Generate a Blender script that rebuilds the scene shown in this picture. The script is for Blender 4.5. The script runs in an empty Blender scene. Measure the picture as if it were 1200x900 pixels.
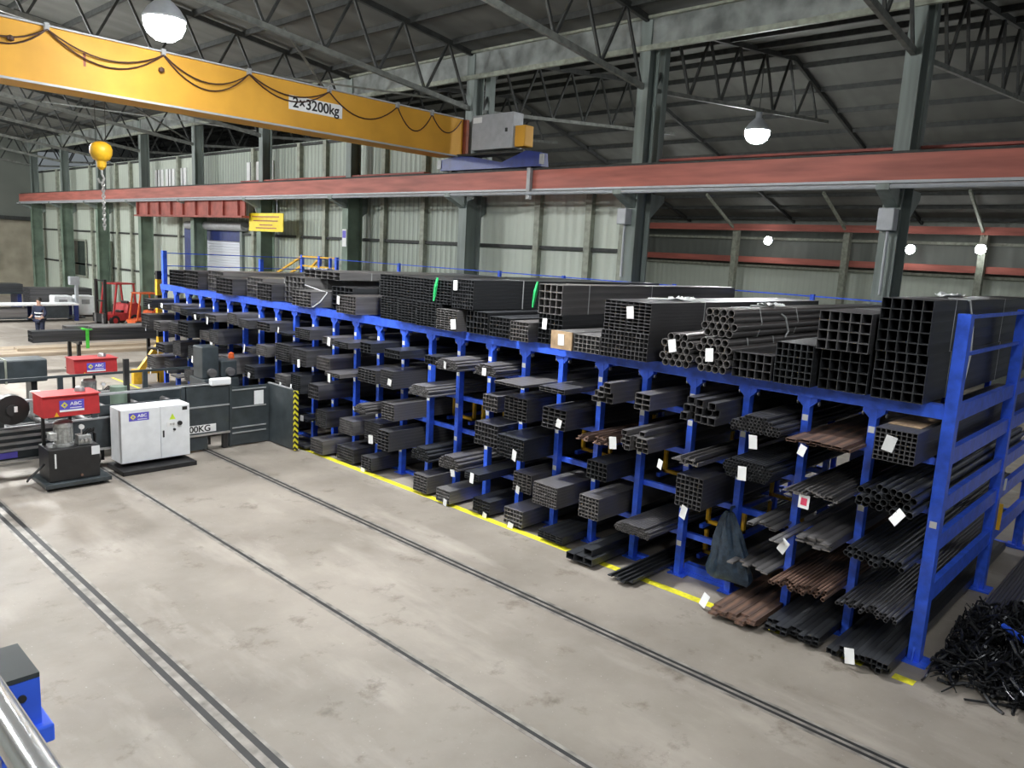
import bpy, bmesh, math, random
from mathutils import Vector, Matrix
random.seed(7)
S = bpy.context.scene
COL = S.collection
PI = math.pi
CAM_H = 4.6

# ------------------------------------------------------------------ materials
def mat(name, col, rough=.6, metal=0., var=.12, scale=6., col2=None, bump=0., stretch=(1,1,1), spec=.5, coat=0.):
    m = bpy.data.materials.new(name); m.use_nodes = True
    nt = m.node_tree; b = nt.nodes['Principled BSDF']
    b.inputs['Roughness'].default_value = rough; b.inputs['Metallic'].default_value = metal
    b.inputs['Specular IOR Level'].default_value = spec
    b.inputs['Coat Weight'].default_value = coat
    tc = nt.nodes.new('ShaderNodeTexCoord'); mp = nt.nodes.new('ShaderNodeMapping')
    mp.inputs['Scale'].default_value = stretch
    nz = nt.nodes.new('ShaderNodeTexNoise'); nz.inputs['Scale'].default_value = scale; nz.inputs['Detail'].default_value = 6
    mx = nt.nodes.new('ShaderNodeMix'); mx.data_type = 'RGBA'
    c2 = col2 or tuple(c*(1-var*2) for c in col)
    mx.inputs[6].default_value = (*[min(1, c*(1+var)) for c in col], 1); mx.inputs[7].default_value = (*c2, 1)
    rp = nt.nodes.new('ShaderNodeMapRange'); rp.inputs[1].default_value = .35; rp.inputs[2].default_value = .7
    nt.links.new(tc.outputs['Object'], mp.inputs[0]); nt.links.new(mp.outputs[0], nz.inputs['Vector'])
    nt.links.new(nz.outputs['Fac'], rp.inputs[0]); nt.links.new(rp.outputs[0], mx.inputs[0])
    nt.links.new(mx.outputs[2], b.inputs['Base Color'])
    if bump:
        bp = nt.nodes.new('ShaderNodeBump'); bp.inputs['Strength'].default_value = bump; bp.inputs['Distance'].default_value = .01
        nt.links.new(nz.outputs['Fac'], bp.inputs['Height']); nt.links.new(bp.outputs[0], b.inputs['Normal'])
    return m

def emis(name, col, s):
    m = bpy.data.materials.new(name); m.use_nodes = True
    b = m.node_tree.nodes['Principled BSDF']
    b.inputs['Base Color'].default_value = (*col, 1)
    b.inputs['Emission Color'].default_value = (*col, 1); b.inputs['Emission Strength'].default_value = s
    return m

def corrugated(name, col, axis='Y', period=.25, depth=.02, dark=.75, rough=.55, dirt=.3, dirt_scale=.6):
    """ribbed sheet cladding: wave along one axis drives a bump, with noise dirt in the colour"""
    m = bpy.data.materials.new(name); m.use_nodes = True
    nt = m.node_tree; b = nt.nodes['Principled BSDF']; b.inputs['Roughness'].default_value = rough
    tc = nt.nodes.new('ShaderNodeTexCoord')
    w = nt.nodes.new('ShaderNodeTexWave'); w.wave_type = 'BANDS'; w.bands_direction = axis
    w.inputs['Scale'].default_value = 1/(period*3.18) ; w.inputs['Distortion'].default_value = 0
    nz = nt.nodes.new('ShaderNodeTexNoise'); nz.inputs['Scale'].default_value = dirt_scale; nz.inputs['Detail'].default_value = 8
    mx = nt.nodes.new('ShaderNodeMix'); mx.data_type = 'RGBA'
    mx.inputs[6].default_value = (*col, 1); mx.inputs[7].default_value = (*[c*(1-dirt) for c in col], 1)
    nt.links.new(tc.outputs['Object'], w.inputs['Vector']); nt.links.new(tc.outputs['Object'], nz.inputs['Vector'])
    nt.links.new(nz.outputs['Fac'], mx.inputs[0])
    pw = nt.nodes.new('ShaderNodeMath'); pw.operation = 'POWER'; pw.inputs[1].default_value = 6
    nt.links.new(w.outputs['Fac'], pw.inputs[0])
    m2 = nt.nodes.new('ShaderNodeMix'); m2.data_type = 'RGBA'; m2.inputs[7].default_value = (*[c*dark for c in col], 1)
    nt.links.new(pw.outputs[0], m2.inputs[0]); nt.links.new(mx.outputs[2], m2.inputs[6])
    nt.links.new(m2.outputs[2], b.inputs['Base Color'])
    bp = nt.nodes.new('ShaderNodeBump'); bp.inputs['Strength'].default_value = .8; bp.inputs['Distance'].default_value = depth
    nt.links.new(w.outputs['Fac'], bp.inputs['Height']); nt.links.new(bp.outputs[0], b.inputs['Normal'])
    return m

def concrete():
    m = bpy.data.materials.new('concrete'); m.use_nodes = True
    nt = m.node_tree; b = nt.nodes['Principled BSDF']
    tc = nt.nodes.new('ShaderNodeTexCoord')
    def noise(sc, det=8, rough=.6, st=(1,1,1)):
        mp = nt.nodes.new('ShaderNodeMapping'); mp.inputs['Scale'].default_value = st
        n = nt.nodes.new('ShaderNodeTexNoise'); n.inputs['Scale'].default_value = sc; n.inputs['Detail'].default_value = det
        n.inputs['Roughness'].default_value = rough
        nt.links.new(tc.outputs['Object'], mp.inputs[0]); nt.links.new(mp.outputs[0], n.inputs['Vector']); return n
    def rng(n, a, c):
        r = nt.nodes.new('ShaderNodeMapRange'); r.inputs[1].default_value = a; r.inputs[2].default_value = c
        nt.links.new(n.outputs['Fac'], r.inputs[0]); return r.outputs[0]
    def mix(f, a, c):
        x = nt.nodes.new('ShaderNodeMix'); x.data_type = 'RGBA'
        nt.links.new(f, x.inputs[0])
        for v, i in ((a, 6), (c, 7)):
            if isinstance(v, tuple): x.inputs[i].default_value = (*v, 1)
            else: nt.links.new(v, x.inputs[i])
        return x.outputs[2]
    base = mix(rng(noise(.45), .35, .68), (.325, .29, .25), (.205, .18, .152))
    dust = mix(rng(noise(.9, st=(1, .3, 1)),   .52, .72), base, (.41, .37, .325))
    stain = mix(rng(noise(1.6, 10, .7),   .57, .70), dust, (.16, .135, .11))
    speck = mix(rng(noise(22, 4), .66, .74), stain, (.44, .41, .37))
    nt.links.new(speck, b.inputs['Base Color'])
    r = nt.nodes.new('ShaderNodeMapRange'); r.inputs[3].default_value = .42; r.inputs[4].default_value = .75
    nt.links.new(noise(1.3).outputs['Fac'], r.inputs[0]); nt.links.new(r.outputs[0], b.inputs['Roughness'])
    bp = nt.nodes.new('ShaderNodeBump'); bp.inputs['Strength'].default_value = .12; bp.inputs['Distance'].default_value = .01
    nt.links.new(noise(30).outputs['Fac'], bp.inputs['Height']); nt.links.new(bp.outputs[0], b.inputs['Normal'])
    return m

def hazard(name, c1, c2, period=.16):
    m = bpy.data.materials.new(name); m.use_nodes = True
    nt = m.node_tree; b = nt.nodes['Principled BSDF']; b.inputs['Roughness'].default_value = .5
    tc = nt.nodes.new('ShaderNodeTexCoord'); w = nt.nodes.new('ShaderNodeTexWave'); w.bands_direction = 'DIAGONAL'
    w.inputs['Scale'].default_value = .55/period
    r = nt.nodes.new('ShaderNodeValToRGB'); r.color_ramp.interpolation = 'CONSTANT'
    r.color_ramp.elements[0].color = (*c1, 1); r.color_ramp.elements[1].color = (*c2, 1); r.color_ramp.elements[1].position = .5
    nt.links.new(tc.outputs['Object'], w.inputs['Vector']); nt.links.new(w.outputs['Fac'], r.inputs[0]); nt.links.new(r.outputs[0], b.inputs['Base Color'])
    return m

M = dict(
    floor=concrete(),
    blue=mat('blue_paint', (.045, .145, .92), .38, var=.12, scale=9, coat=.2),
    dblue=mat('dark_blue_paint', (.02, .035, .16), .5),
    truckblue=mat('truck_blue', (.015, .035, .2), .45),
    red=mat('red_paint', (.50, .03, .034), .5, var=.08),
    oxide=mat('red_oxide_paint', (.42, .125, .095), .62, var=.15, scale=2, stretch=(1, .3, 3)),
    oxided=mat('red_oxide_dusty', (.34, .085, .065), .65, var=.2, scale=2),
    orange=mat('orange_paint', (.75, .13, .03), .45),
    crane=mat('crane_yellow', (.72, .37, .04), .62, var=.06, scale=1.2),
    yellow=mat('yellow_paint', (.80, .46, .02), .45),
    line=mat('floor_line_paint', (.80, .74, .03), .6, var=.15, scale=12, col2=(.62, .56, .03)),
    sign=mat('sign_yellow', (.85, .66, .02), .5, var=.04),
    steel=mat('black_steel', (.128, .127, .134), .42, .45, var=.25, scale=3, stretch=(.15, 3, 3)),
    steelb=mat('blue_black_steel', (.072, .076, .083), .40, .45, var=.25, scale=3, stretch=(.15, 3, 3)),
    steelg=mat('grey_steel', (.235, .225, .225), .4, .5, var=.2, scale=3, stretch=(.15, 3, 3)),
    steelw=mat('pale_mill_steel', (.37, .36, .36), .36, .6, var=.2, scale=3, stretch=(.15, 3, 3)),
    rust=mat('rusty_steel', (.20, .115, .08), .65, .25, var=.3, scale=5, stretch=(.3, 3, 3), col2=(.08, .06, .055)),
    bore=mat('tube_bore', (.02, .02, .022), .7),
    scrap=mat('scrap_steel', (.05, .052, .056), .33, .7, var=.3, scale=8),
    bright=mat('bright_metal', (.62, .62, .62), .3, .8, var=.1),
    alu=mat('cast_aluminium', (.5, .51, .5), .4, .5, var=.15, scale=20),
    chrome=mat('handrail_metal', (.86, .87, .88), .22, .85, var=.03),
    machine=mat('machine_slate', (.048, .06, .067), .42, .1, var=.15, scale=4, coat=.15),
    dark=mat('dark_rubber', (.02, .02, .021), .6),
    black=mat('black_paint', (.018, .018, .019), .4),
    cab=mat('cabinet_grey', (.84, .86, .88), .4, var=.03),
    boxgrey=mat('box_grey', (.42, .44, .47), .45, var=.05),
    white=mat('white_paper', (.85, .86, .86), .6, var=.03),
    pinkred=mat('pink_label', (.75, .06, .14), .6),
    logo=mat('logo_blue', (.12, .10, .58), .5, var=.04),
    logoyel=mat('logo_yellow', (.78, .72, .08), .5),
    lime=mat('lime_label', (.62, .80, .05), .5),
    strap=mat('white_strap', (.74, .76, .76), .35, var=.08),
    green=mat('green_tape', (.03, .55, .16), .5),
    lgreen=mat('lime_clamp', (.08, .62, .06), .5),
    column=mat('column_grey_green', (.19, .225, .21), .55, var=.18, scale=1.5, stretch=(3, 3, .3)),
    columng=mat('column_green', (.16, .22, .17), .55, var=.18, scale=1.5),
    post=mat('wall_post', (.30, .32, .26), .6, var=.15),
    truss=mat('truss_grey', (.16, .17, .155), .6, var=.2),
    trussd=mat('truss_dark', (.035, .038, .036), .7, var=.2),
    gutter=mat('gutter_sheet', (.23, .25, .24), .6, var=.25, scale=2),
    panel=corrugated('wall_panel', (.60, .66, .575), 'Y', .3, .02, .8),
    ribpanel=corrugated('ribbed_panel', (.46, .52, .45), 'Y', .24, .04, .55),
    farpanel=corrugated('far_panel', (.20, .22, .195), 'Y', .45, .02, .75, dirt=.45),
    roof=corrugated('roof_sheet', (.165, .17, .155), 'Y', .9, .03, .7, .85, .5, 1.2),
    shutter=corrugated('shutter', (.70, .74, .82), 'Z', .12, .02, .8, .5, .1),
    tan=mat('tan_wall', (.34, .31, .24), .7, var=.12, scale=1),
    card=mat('brown_board', (.42, .29, .17), .7, var=.2),
    bag=mat('blue_plastic_bag', (.035, .06, .095), .32, var=.25, scale=14, bump=.5),
    wood=mat('tan_planks', (.42, .34, .25), .7, var=.2, scale=2, stretch=(.2, 3, 3)),
    maroon=mat('maroon_mark', (.25, .06, .03), .6),
    cable=mat('brown_cable', (.06, .025, .015), .55),
    skin=mat('skin', (.5, .3, .22), .5), navy=mat('navy_cloth', (.016, .022, .05), .8), hair=mat('hair', (.015, .012, .01), .6),
    reflect=mat('reflective_tape', (.7, .72, .75), .4),
    lamp=emis('lamp_glow', (.98, 1, 1), 260.), lampdim=emis('dim_lamp_glow', (.98, 1, 1), 60.), lampstrong=emis('strong_lamp_glow', (.98, 1, 1), 600.), lampsmall=emis('small_lamp_glow', (.98, 1, 1), 60.),
    glass=mat('dark_window', (.03, .04, .035), .15, var=.1),
    hazard=hazard('hazard_stripe', (.72, .66, .03), (.02, .02, .02), .11),
    railbed=mat('worn_rail', (.27, .25, .225), .5, .2, var=.25, scale=5), greyp=mat('plate_grey', (.33, .34, .35), .5, var=.08),
)

# ------------------------------------------------------------------ mesh helpers
class MB:
    def __init__(s): s.v = []; s.f = []
    def add(s, vs, fs):
        o = len(s.v); s.v += [tuple(v) for v in vs]; s.f += [tuple(i+o for i in f) for f in fs]; return s
    def box(s, x0, x1, y0, y1, z0, z1, bev=0.):
        if bev > 0:
            bm = bmesh.new(); bmesh.ops.create_cube(bm, size=1)
            for v in bm.verts: v.co = Vector(((x0+x1)/2+v.co.x*(x1-x0), (y0+y1)/2+v.co.y*(y1-y0), (z0+z1)/2+v.co.z*(z1-z0)))
            bmesh.ops.bevel(bm, geom=bm.edges[:], offset=bev, segments=2, affect='EDGES', profile=.5)
            bm.verts.index_update(); s.add([v.co[:] for v in bm.verts], [[v.index for v in f.verts] for f in bm.faces]); bm.free(); return s
        return s.add([(x0,y0,z0),(x1,y0,z0),(x1,y1,z0),(x0,y1,z0),(x0,y0,z1),(x1,y0,z1),(x1,y1,z1),(x0,y1,z1)],
                     [(3,2,1,0),(4,5,6,7),(0,1,5,4),(1,2,6,5),(2,3,7,6),(3,0,4,7)])
    def bar(s, a, b, w, h, up=(0,0,1)):
        a, b = Vector(a), Vector(b); d = (b-a).normalized(); u = Vector(up)
        if abs(d.dot(u)) > .98: u = Vector((1,0,0))
        r = d.cross(u).normalized()*w/2; u = r.cross(d).normalized()*h/2
        vs = [p+i*r+j*u for p in (a,b) for i,j in ((-1,-1),(1,-1),(1,1),(-1,1))]
        return s.add(vs, [(3,2,1,0),(4,5,6,7),(0,1,5,4),(1,2,6,5),(2,3,7,6),(3,0,4,7)])
    def tube(s, pts, r, n=8, cap=True):
        pts = [Vector(p) for p in pts]; o = len(s.v); prev = None
        for i, p in enumerate(pts):
            d = (pts[min(i+1, len(pts)-1)]-pts[max(i-1, 0)]).normalized()
            if prev is None: u = d.orthogonal().normalized()
            else: u = (prev-d*prev.dot(d)); u = u.normalized() if u.length > 1e-6 else d.orthogonal().normalized()
            prev = u; w = d.cross(u); rr = r[i] if isinstance(r, (list, tuple)) else r
            for k in range(n):
                a = 2*PI*k/n; s.v.append(tuple(p+u*math.cos(a)*rr+w*math.sin(a)*rr))
        for i in range(len(pts)-1):
            for k in range(n):
                s.f.append((o+i*n+k, o+i*n+(k+1)%n, o+(i+1)*n+(k+1)%n, o+(i+1)*n+k))
        if cap:
            s.f.append(tuple(o+k for k in reversed(range(n)))); s.f.append(tuple(o+(len(pts)-1)*n+k for k in range(n)))
        return s
    def cyl(s, a, b, r, n=16, r2=None): return s.tube([a, b], [r, r2 if r2 is not None else r], n)
    def lathe(s, c, prof, n=20):
        """profile of (radius, z) about a vertical axis at c"""
        o = len(s.v)
        for r, z in prof:
            for k in range(n):
                a = 2*PI*k/n; s.v.append((c[0]+r*math.cos(a), c[1]+r*math.sin(a), c[2]+z))
        for i in range(len(prof)-1):
            for k in range(n): s.f.append((o+i*n+k, o+i*n+(k+1)%n, o+(i+1)*n+(k+1)%n, o+(i+1)*n+k))
        s.f.append(tuple(o+k for k in reversed(range(n)))); s.f.append(tuple(o+(len(prof)-1)*n+k for k in range(n)))
        return s
    def prism(s, poly, axis, a, b):
        """extrude a 2D polygon along an axis; the polygon lives in the other two axes in order"""
        def P(p, t):
            return {'x': (t, p[0], p[1]), 'y': (p[0], t, p[1]), 'z': (p[0], p[1], t)}[axis]
        n = len(poly)
        vs = [P(p, a) for p in poly]+[P(p, b) for p in poly]
        fs = [tuple(reversed(range(n))), tuple(range(n, 2*n))]+[(i, (i+1)%n, n+(i+1)%n, n+i) for i in range(n)]
        return s.add(vs, fs)
    def mesh(s, name, m, smooth=False):
        me = bpy.data.meshes.new(name); me.from_pydata(s.v, [], s.f); me.update()
        bm = bmesh.new(); bm.from_mesh(me); bmesh.ops.recalc_face_normals(bm, faces=bm.faces[:]); bm.to_mesh(me); bm.free()
        for q in (m if isinstance(m, (list, tuple)) else [m]): me.materials.append(M[q])
        if smooth:
            me.polygons.foreach_set('use_smooth', [True]*len(me.polygons))
            me.set_sharp_from_angle(angle=math.radians(40))
        return me
    def build(s, name, m, parent=None, smooth=False, label=None):
        return link(name, s.mesh(name, m, smooth), parent, label)

def link(name, me, parent=None, label=None):
    o = bpy.data.objects.new(name, me); COL.objects.link(o)
    if parent is not None:
        o.parent = parent
        L = parent.get('_w'); 
        if L is not None: o.location = -Vector(L)     # parts are modelled in world coordinates under an empty at the base
    if label: o['label'] = label
    return o
def tag(o, label, cat, group=None, kind=None):
    o['label'] = label; o['category'] = cat
    if group: o['group'] = group
    if kind: o['kind'] = kind
    return o
def thing(name, label, cat, loc=(0,0,0), group=None, world=True):
    o = bpy.data.objects.new(name, None); COL.objects.link(o); o.location = loc; o.empty_display_size = .1
    tag(o, label, cat, group)
    if world: o['_w'] = tuple(float(c) for c in loc)
    return o
def struct(name, mb, m, smooth=False):
    o = mb.build(name, m, None, smooth); o['kind'] = 'structure'; return o
def lettering(name, s, size, m, origin, parent, face='-Y', extrude=.003, align='CENTER', bold=True, sx=1.):
    """mesh lettering; face gives the side it is read from"""
    cu = bpy.data.curves.new(name, 'FONT'); cu.body = s; cu.size = size; cu.extrude = extrude; cu.align_x = align; cu.align_y = 'CENTER'
    if bold: cu.offset = size*.018
    t = bpy.data.objects.new('tmp', cu); COL.objects.link(t)
    me = bpy.data.meshes.new_from_object(t.evaluated_get(bpy.context.evaluated_depsgraph_get()))
    bpy.data.objects.remove(t); bpy.data.curves.remove(cu)
    R = Matrix.Rotation(PI/2, 4, 'X')
    if face == '-X': R = Matrix.Rotation(-PI/2, 4, 'Z') @ R
    me.transform(Matrix.Translation(origin) @ R @ Matrix.Diagonal((sx, 1, 1, 1)))
    me.materials.clear(); me.materials.append(M[m]); me.name = name
    return link(name, me, parent)

# ------------------------------------------------------------------ camera
yaw, pitch, roll, F = .82118, .16711, .053895, 900.54
f = Vector((math.sin(yaw)*math.cos(pitch), math.cos(yaw)*math.cos(pitch), -math.sin(pitch)))
r0 = Vector((math.cos(yaw), -math.sin(yaw), 0)); u0 = r0.cross(f)
r = math.cos(roll)*r0+math.sin(roll)*u0; u = -math.sin(roll)*r0+math.cos(roll)*u0
cd = bpy.data.cameras.new('camera'); cam = bpy.data.objects.new('camera', cd); COL.objects.link(cam)
cam.matrix_world = Matrix(((r.x,u.x,-f.x,0),(r.y,u.y,-f.y,0),(r.z,u.z,-f.z,CAM_H),(0,0,0,1)))
cd.sensor_width = 36; cd.lens = 36*F/1200; cd.clip_start = .05; cd.clip_end = 400
S.camera = cam

# ------------------------------------------------------------------ shell of the hall
XC = 16.2                      # valley column line between the two halls
COLY = [5.13+6.02*k for k in range(-2, 10)]
YE = 61.                       # end wall
def gut(x):                    # roof underside
    if x <= 5: return 11.7-(5-x)*.12
    if x <= XC: return 10.35+(XC-x)*.12
    if x <= 24: return 10.35+(x-XC)*.10
    return 11.13-(x-24)*.27
struct('floor', MB().box(-9, 46, -8, YE+12, -.2, 0), 'floor')
def roofslab(name, xa, xb):
    za, zb = gut(xa), gut(xb)
    struct(name, MB().prism([(xa, za), (xb, zb), (xb, zb+.15), (xa, za+.15)], 'y', -8, YE+12), 'roof')
roofslab('ceiling', -9, 5); roofslab('ceiling', 5, XC); roofslab('ceiling', XC, 24); roofslab('ceiling', 24, 39.2)
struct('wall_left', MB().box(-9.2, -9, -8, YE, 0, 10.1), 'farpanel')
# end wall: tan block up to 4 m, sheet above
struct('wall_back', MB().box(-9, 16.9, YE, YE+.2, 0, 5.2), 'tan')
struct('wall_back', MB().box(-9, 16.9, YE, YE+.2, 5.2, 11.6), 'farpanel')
struct('trim_1', MB().box(-9, 16.6, YE-.35, YE-.002, 5.1, 5.35), 'trussd')
# side wall between the halls: low run, then full height, leaving the shutter opening
SH0, SH1 = 32.2, 36.6
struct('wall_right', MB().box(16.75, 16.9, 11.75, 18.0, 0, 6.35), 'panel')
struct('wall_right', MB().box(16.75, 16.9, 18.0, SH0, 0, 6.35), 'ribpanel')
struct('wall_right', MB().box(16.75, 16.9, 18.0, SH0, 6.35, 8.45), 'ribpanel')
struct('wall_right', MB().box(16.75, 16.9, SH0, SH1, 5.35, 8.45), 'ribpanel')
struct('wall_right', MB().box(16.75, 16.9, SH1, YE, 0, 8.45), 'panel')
d1 = struct('door_1', MB().box(16.80, 16.86, SH0, SH1, 0, 4.55), 'shutter')
MB().box(16.70, 16.80, SH0, SH1, 4.5, 5.0).build('dark_curtain', 'dblue', d1)
MB().cyl((16.55, SH0-.6, 5.15), (16.55, SH1+.6, 5.15), .2).build('roller_drum', 'greyp', d1, True)
MB().box(16.62, 16.75, SH1, SH1+1.1, 0, 5.0).build('door_jamb', 'dblue', d1)
MB().box(16.62, 16.75, SH0-.2, SH0, 0, 5.0).build('door_jamb', 'column', d1)
n = 2
for y in (11.85, 12.99, 14.83, 19.85, 22.0, 25.6, 27.4, 31.0, 38.3, 44.3, 46.3, 50.3, 56.3):
    struct('trim_%d' % n, MB().box(16.58, 16.75, y-.1, y+.1, 0, 6.3 if y < 18 else 8.4), 'post'); n += 1
for a, b, z in ((11.75, 32, 4.83), (37.8, YE, 4.6), (37.8, YE, 2.6), (18, YE, 8.35)):
    struct('trim_%d' % n, MB().box(16.66, 16.75, a, b, z-.05, z+.05), 'trussd'); n += 1
# wall of the next hall
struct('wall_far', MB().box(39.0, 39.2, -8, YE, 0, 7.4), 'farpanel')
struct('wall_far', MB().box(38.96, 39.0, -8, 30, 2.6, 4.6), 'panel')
for z in (4.62, 6.05):
    struct('trim_%d' % n, MB().box(38.7, 38.95, -8, YE, z, z+.12), 'post'); n += 1
# windows high on the side wall and the two dark ones low down
w = 1
for y in (29.5, 30.7, 37.6, 38.9, 40.2):
    o = struct('window_%d' % w, MB().box(16.70, 16.748, y, y+1.0, 7.0, 7.85), 'white'); w += 1
    for i in range(1, 3): MB().box(16.68, 16.70, y+i/3-.02, y+i/3+.02, 7.0, 7.85).build('glazing_bar', 'trussd', o)
for y, z in ((47.4, 1.9), (51.6, 1.9)):
    o = struct('window_%d' % w, MB().box(16.66, 16.748, y, y+2.2, z, z+2.1), 'glass'); w += 1
    b = MB(); b.box(16.62, 16.70, y-.1, y, z-.1, z+2.2); b.box(16.62, 16.70, y+2.2, y+2.3, z-.1, z+2.2); b.box(16.62, 16.70, y, y+2.2, z+2.1, z+2.2); b.box(16.62, 16.70, y, y+2.2, z-.1, z)
    b.build('window_frame', 'post', o)

def hcol(x, y, z0, z1, wx, wy, t=.035):
    b = MB()
    b.box(x-wx/2, x-wx/2+t, y-wy/2, y+wy/2, z0, z1); b.box(x+wx/2-t, x+wx/2, y-wy/2, y+wy/2, z0, z1)
    b.box(x-wx/2+t, x+wx/2-t, y-t/2, y+t/2, z0, z1); return b
for k, y in enumerate(COLY):
    o = hcol(XC, y, 0, 6.35, .62, .34).build('steel_column', 'column' if y < 20 else 'columng'); o['kind'] = 'structure'
    hcol(XC, y, 6.35, 10.2, .42, .30).build('upper_shaft', 'column', o)
    b = MB(); b.prism([(15.25, 6.14), (15.25, 6.25), (XC-.31, 6.25), (XC-.31, 5.86)], 'y', y-.12, y+.12)
    b.prism([(17.15, 6.1), (17.15, 6.25), (XC+.31, 6.25), (XC+.31, 5.6)], 'y', y-.12, y+.12)
    b.build('corbel', 'column', o)
    if y < 19:
        MB().box(XC+.5, XC+.72, y-.1, y+.1, 6.4, 10.2).build('twin_shaft', 'column', o)
# gutter girder on the column tops, trusses, purlins
o = MB().box(XC-.18, XC+.18, -8, YE, 9.62, 10.25).build('gutter_girder', 'gutter'); o['kind'] = 'structure'
b = MB(); b.box(XC-.27, XC-.18, -8, YE, 9.5, 9.62); b.box(XC-.27, XC-.18, -8, YE, 10.22, 10.28); b.build('gutter_lip', 'post', o)
for y in COLY:
    b = MB(); z = lambda x: 8.68+(XC-x)*.115
    b.bar((XC-.2, y, z(XC-.2)), (5, y, z(5)), .09, .13)
    o = b.build('roof_truss', 'truss'); o['kind'] = 'structure'
    b = MB(); b.bar((XC-.2, y, gut(XC)-.12), (5, y, gut(5)-.12), .1, .14)
    xs = [XC-.3-i*1.6 for i in range(8)]
    for i in range(7):
        a, c = xs[i], xs[i+1]; m_ = (a+c)/2
        b.bar((a, y, z(a)), (m_, y, gut(m_)-.15), .06, .06); b.bar((m_, y, gut(m_)-.15), (c, y, z(c)), .06, .06)
    b.build('web_bracing', 'trussd', o)
    z2 = lambda x: 8.68+(x-XC)*.085
    b = MB(); b.bar((XC+.2, y, z2(XC+.2)), (27, y, z2(27)), .08, .1)
    o = b.build('roof_truss', 'truss'); o['kind'] = 'structure'
    b = MB(); xs = [XC+.3+i*1.6 for i in range(7)]
    b.bar((XC+.2, y, gut(XC)-.12), (24, y, gut(24)-.12), .1, .14); b.bar((24, y, gut(24)-.12), (38.9, y, gut(38.9)-.12), .1, .14)
    for i in range(6):
        a, c = xs[i], xs[i+1]; m_ = (a+c)/2
        b.bar((a, y, z2(a)), (m_, y, gut(m_)-.15), .06, .06); b.bar((m_, y, gut(m_)-.15), (c, y, z2(c)), .06, .06)
    b.build('web_bracing', 'trussd', o)
for x in [-8+1.55*i for i in range(31)]:
    if abs(x-XC) < .5 or x > 38.8: continue
    o = MB().bar((x, -8, gut(x)-.08), (x, YE, gut(x)-.08), .07, .15).build('roof_purlin', 'trussd'); o['kind'] = 'structure'
for y0, y1 in ((17.17, 23.19), (29.2, 35.2)):       # flat wind bracing under the valley
    for a, c in ((XC-.4, 10), (10, XC-.4)):
        o = MB().bar((a, y0, 8.85 if a > 12 else 9.5), (c, y1, 8.85 if c > 12 else 9.5), .05, .05).build('wind_brace', 'truss'); o['kind'] = 'structure'
# next hall: slim columns, two red rails
for k, y in enumerate([2.6+5.75*i for i in range(9)]):
    o = MB().box(37.9, 38.25, y-.14, y+.14, 0, 6.5).build('slim_column', 'post'); o['kind'] = 'structure'
    MB().bar((38.05, y, 6.4), (34.6, y+.0, 8.0), .1, .12).build('knee_brace', 'post', o)
o = tag(MB().box(37.6, 37.85, -8, YE, 6.46, 6.78).build('crane_rail_beam', 'oxide'), 'thin red crane rail in the next hall, the higher one', 'crane rail')
o = tag(MB().box(38.3, 38.6, -8, YE, 4.85, 5.15).build('crane_rail_beam', 'oxide'), 'thin red rail in the next hall along the far wall, the lower one', 'crane rail')

# ------------------------------------------------------------------ crane runways
def ibeam_y(x, y0, y1, z0, z1, w, t=.05, tw=.03):
    return MB().box(x-w/2, x+w/2, y0, y1, z0, z0+t).box(x-w/2, x+w/2, y0, y1, z1-t, z1).box(x-tw/2, x+tw/2, y0, y1, z0+t, z1-t)
t = thing('crane_runway_beam', 'long red crane runway beam on the near side of the grey columns', 'crane runway', (15.55, 26, 6.27))
MB().box(15.42, 15.68, -8, YE-1, 6.32, 6.80).build('beam', 'oxide', t)
MB().box(15.38, 15.72, -8, YE-1, 6.27, 6.32).build('bottom_flange', 'boxgrey', t)
MB().box(15.50, 15.60, -8, YE-1, 6.80, 6.86).build('rail', 'trussd', t)
MB().tube([(15.30, -8, 6.2), (15.30, YE-1, 6.2)], .045, 8).build('conduit', 'boxgrey', t)
t = thing('crane_runway_beam', 'red crane runway beam behind the grey columns, serving the next hall', 'crane runway', (16.95, 26, 6.6))
ibeam_y(16.95, -8, 11.6, 6.62, 7.12, .3).build('beam', 'oxided', t)
ibeam_y(16.2, 19.2, 31, 6.5, 7.0, .3).build('beam', 'oxided', t)
t = thing('braced_girder', 'deep ribbed dark red girder over the roller shutter door', 'girder', (15.75, 35, 5.55))
b = MB(); b.box(15.5, 15.56, 29.6, 40.6, 5.55, 6.26); b.box(15.38, 15.7, 29.6, 40.6, 5.47, 5.55)
b.build('web', 'oxided', t)
for i in range(9): MB().box(15.4, 15.5, 30+i*1.28, 30.06+i*1.28, 5.55, 6.25).build('rib', 'oxided', t)

# ------------------------------------------------------------------ overhead crane
GY0, GY1, GZ0, GZ1 = 17.0, 17.95, 7.30, 8.33
t = thing('overhead_crane', 'yellow overhead travelling crane girder spanning the hall', 'crane', (4, 17.3, 7.3))
MB().box(-8, 15.62, GY0, GY1, GZ0, GZ1, .015).build('girder', 'crane', t)
b = MB(); b.box(-8, 15.6, GY0-.05, GY0+.25, GZ1, GZ1+.03); b.box(-8, 15.5, GY0+.42, GY0+.5, GZ1, GZ1+.07); b.build('top_rail', 'boxgrey', t)
b = MB(); b.box(-8, 15.6, GY0-.04, GY0, GZ0-.03, GZ0+.01); b.build('bottom_lip', 'boxgrey', t)
MB().box(15.66, 15.76, GY0-.1, GY1, GZ0+.05, GZ1).build('end_plate', 'maroon', t)
e = MB().prism([(13.75, 6.9), (17.7, 6.9), (17.75, 7.2), (17.0, 7.3), (16.4, 7.25), (15.2, 7.05), (14.3, 7.32), (13.8, 7.25)], 'x', 15.42, 15.72).build('end_truck', 'truckblue', t)
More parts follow.
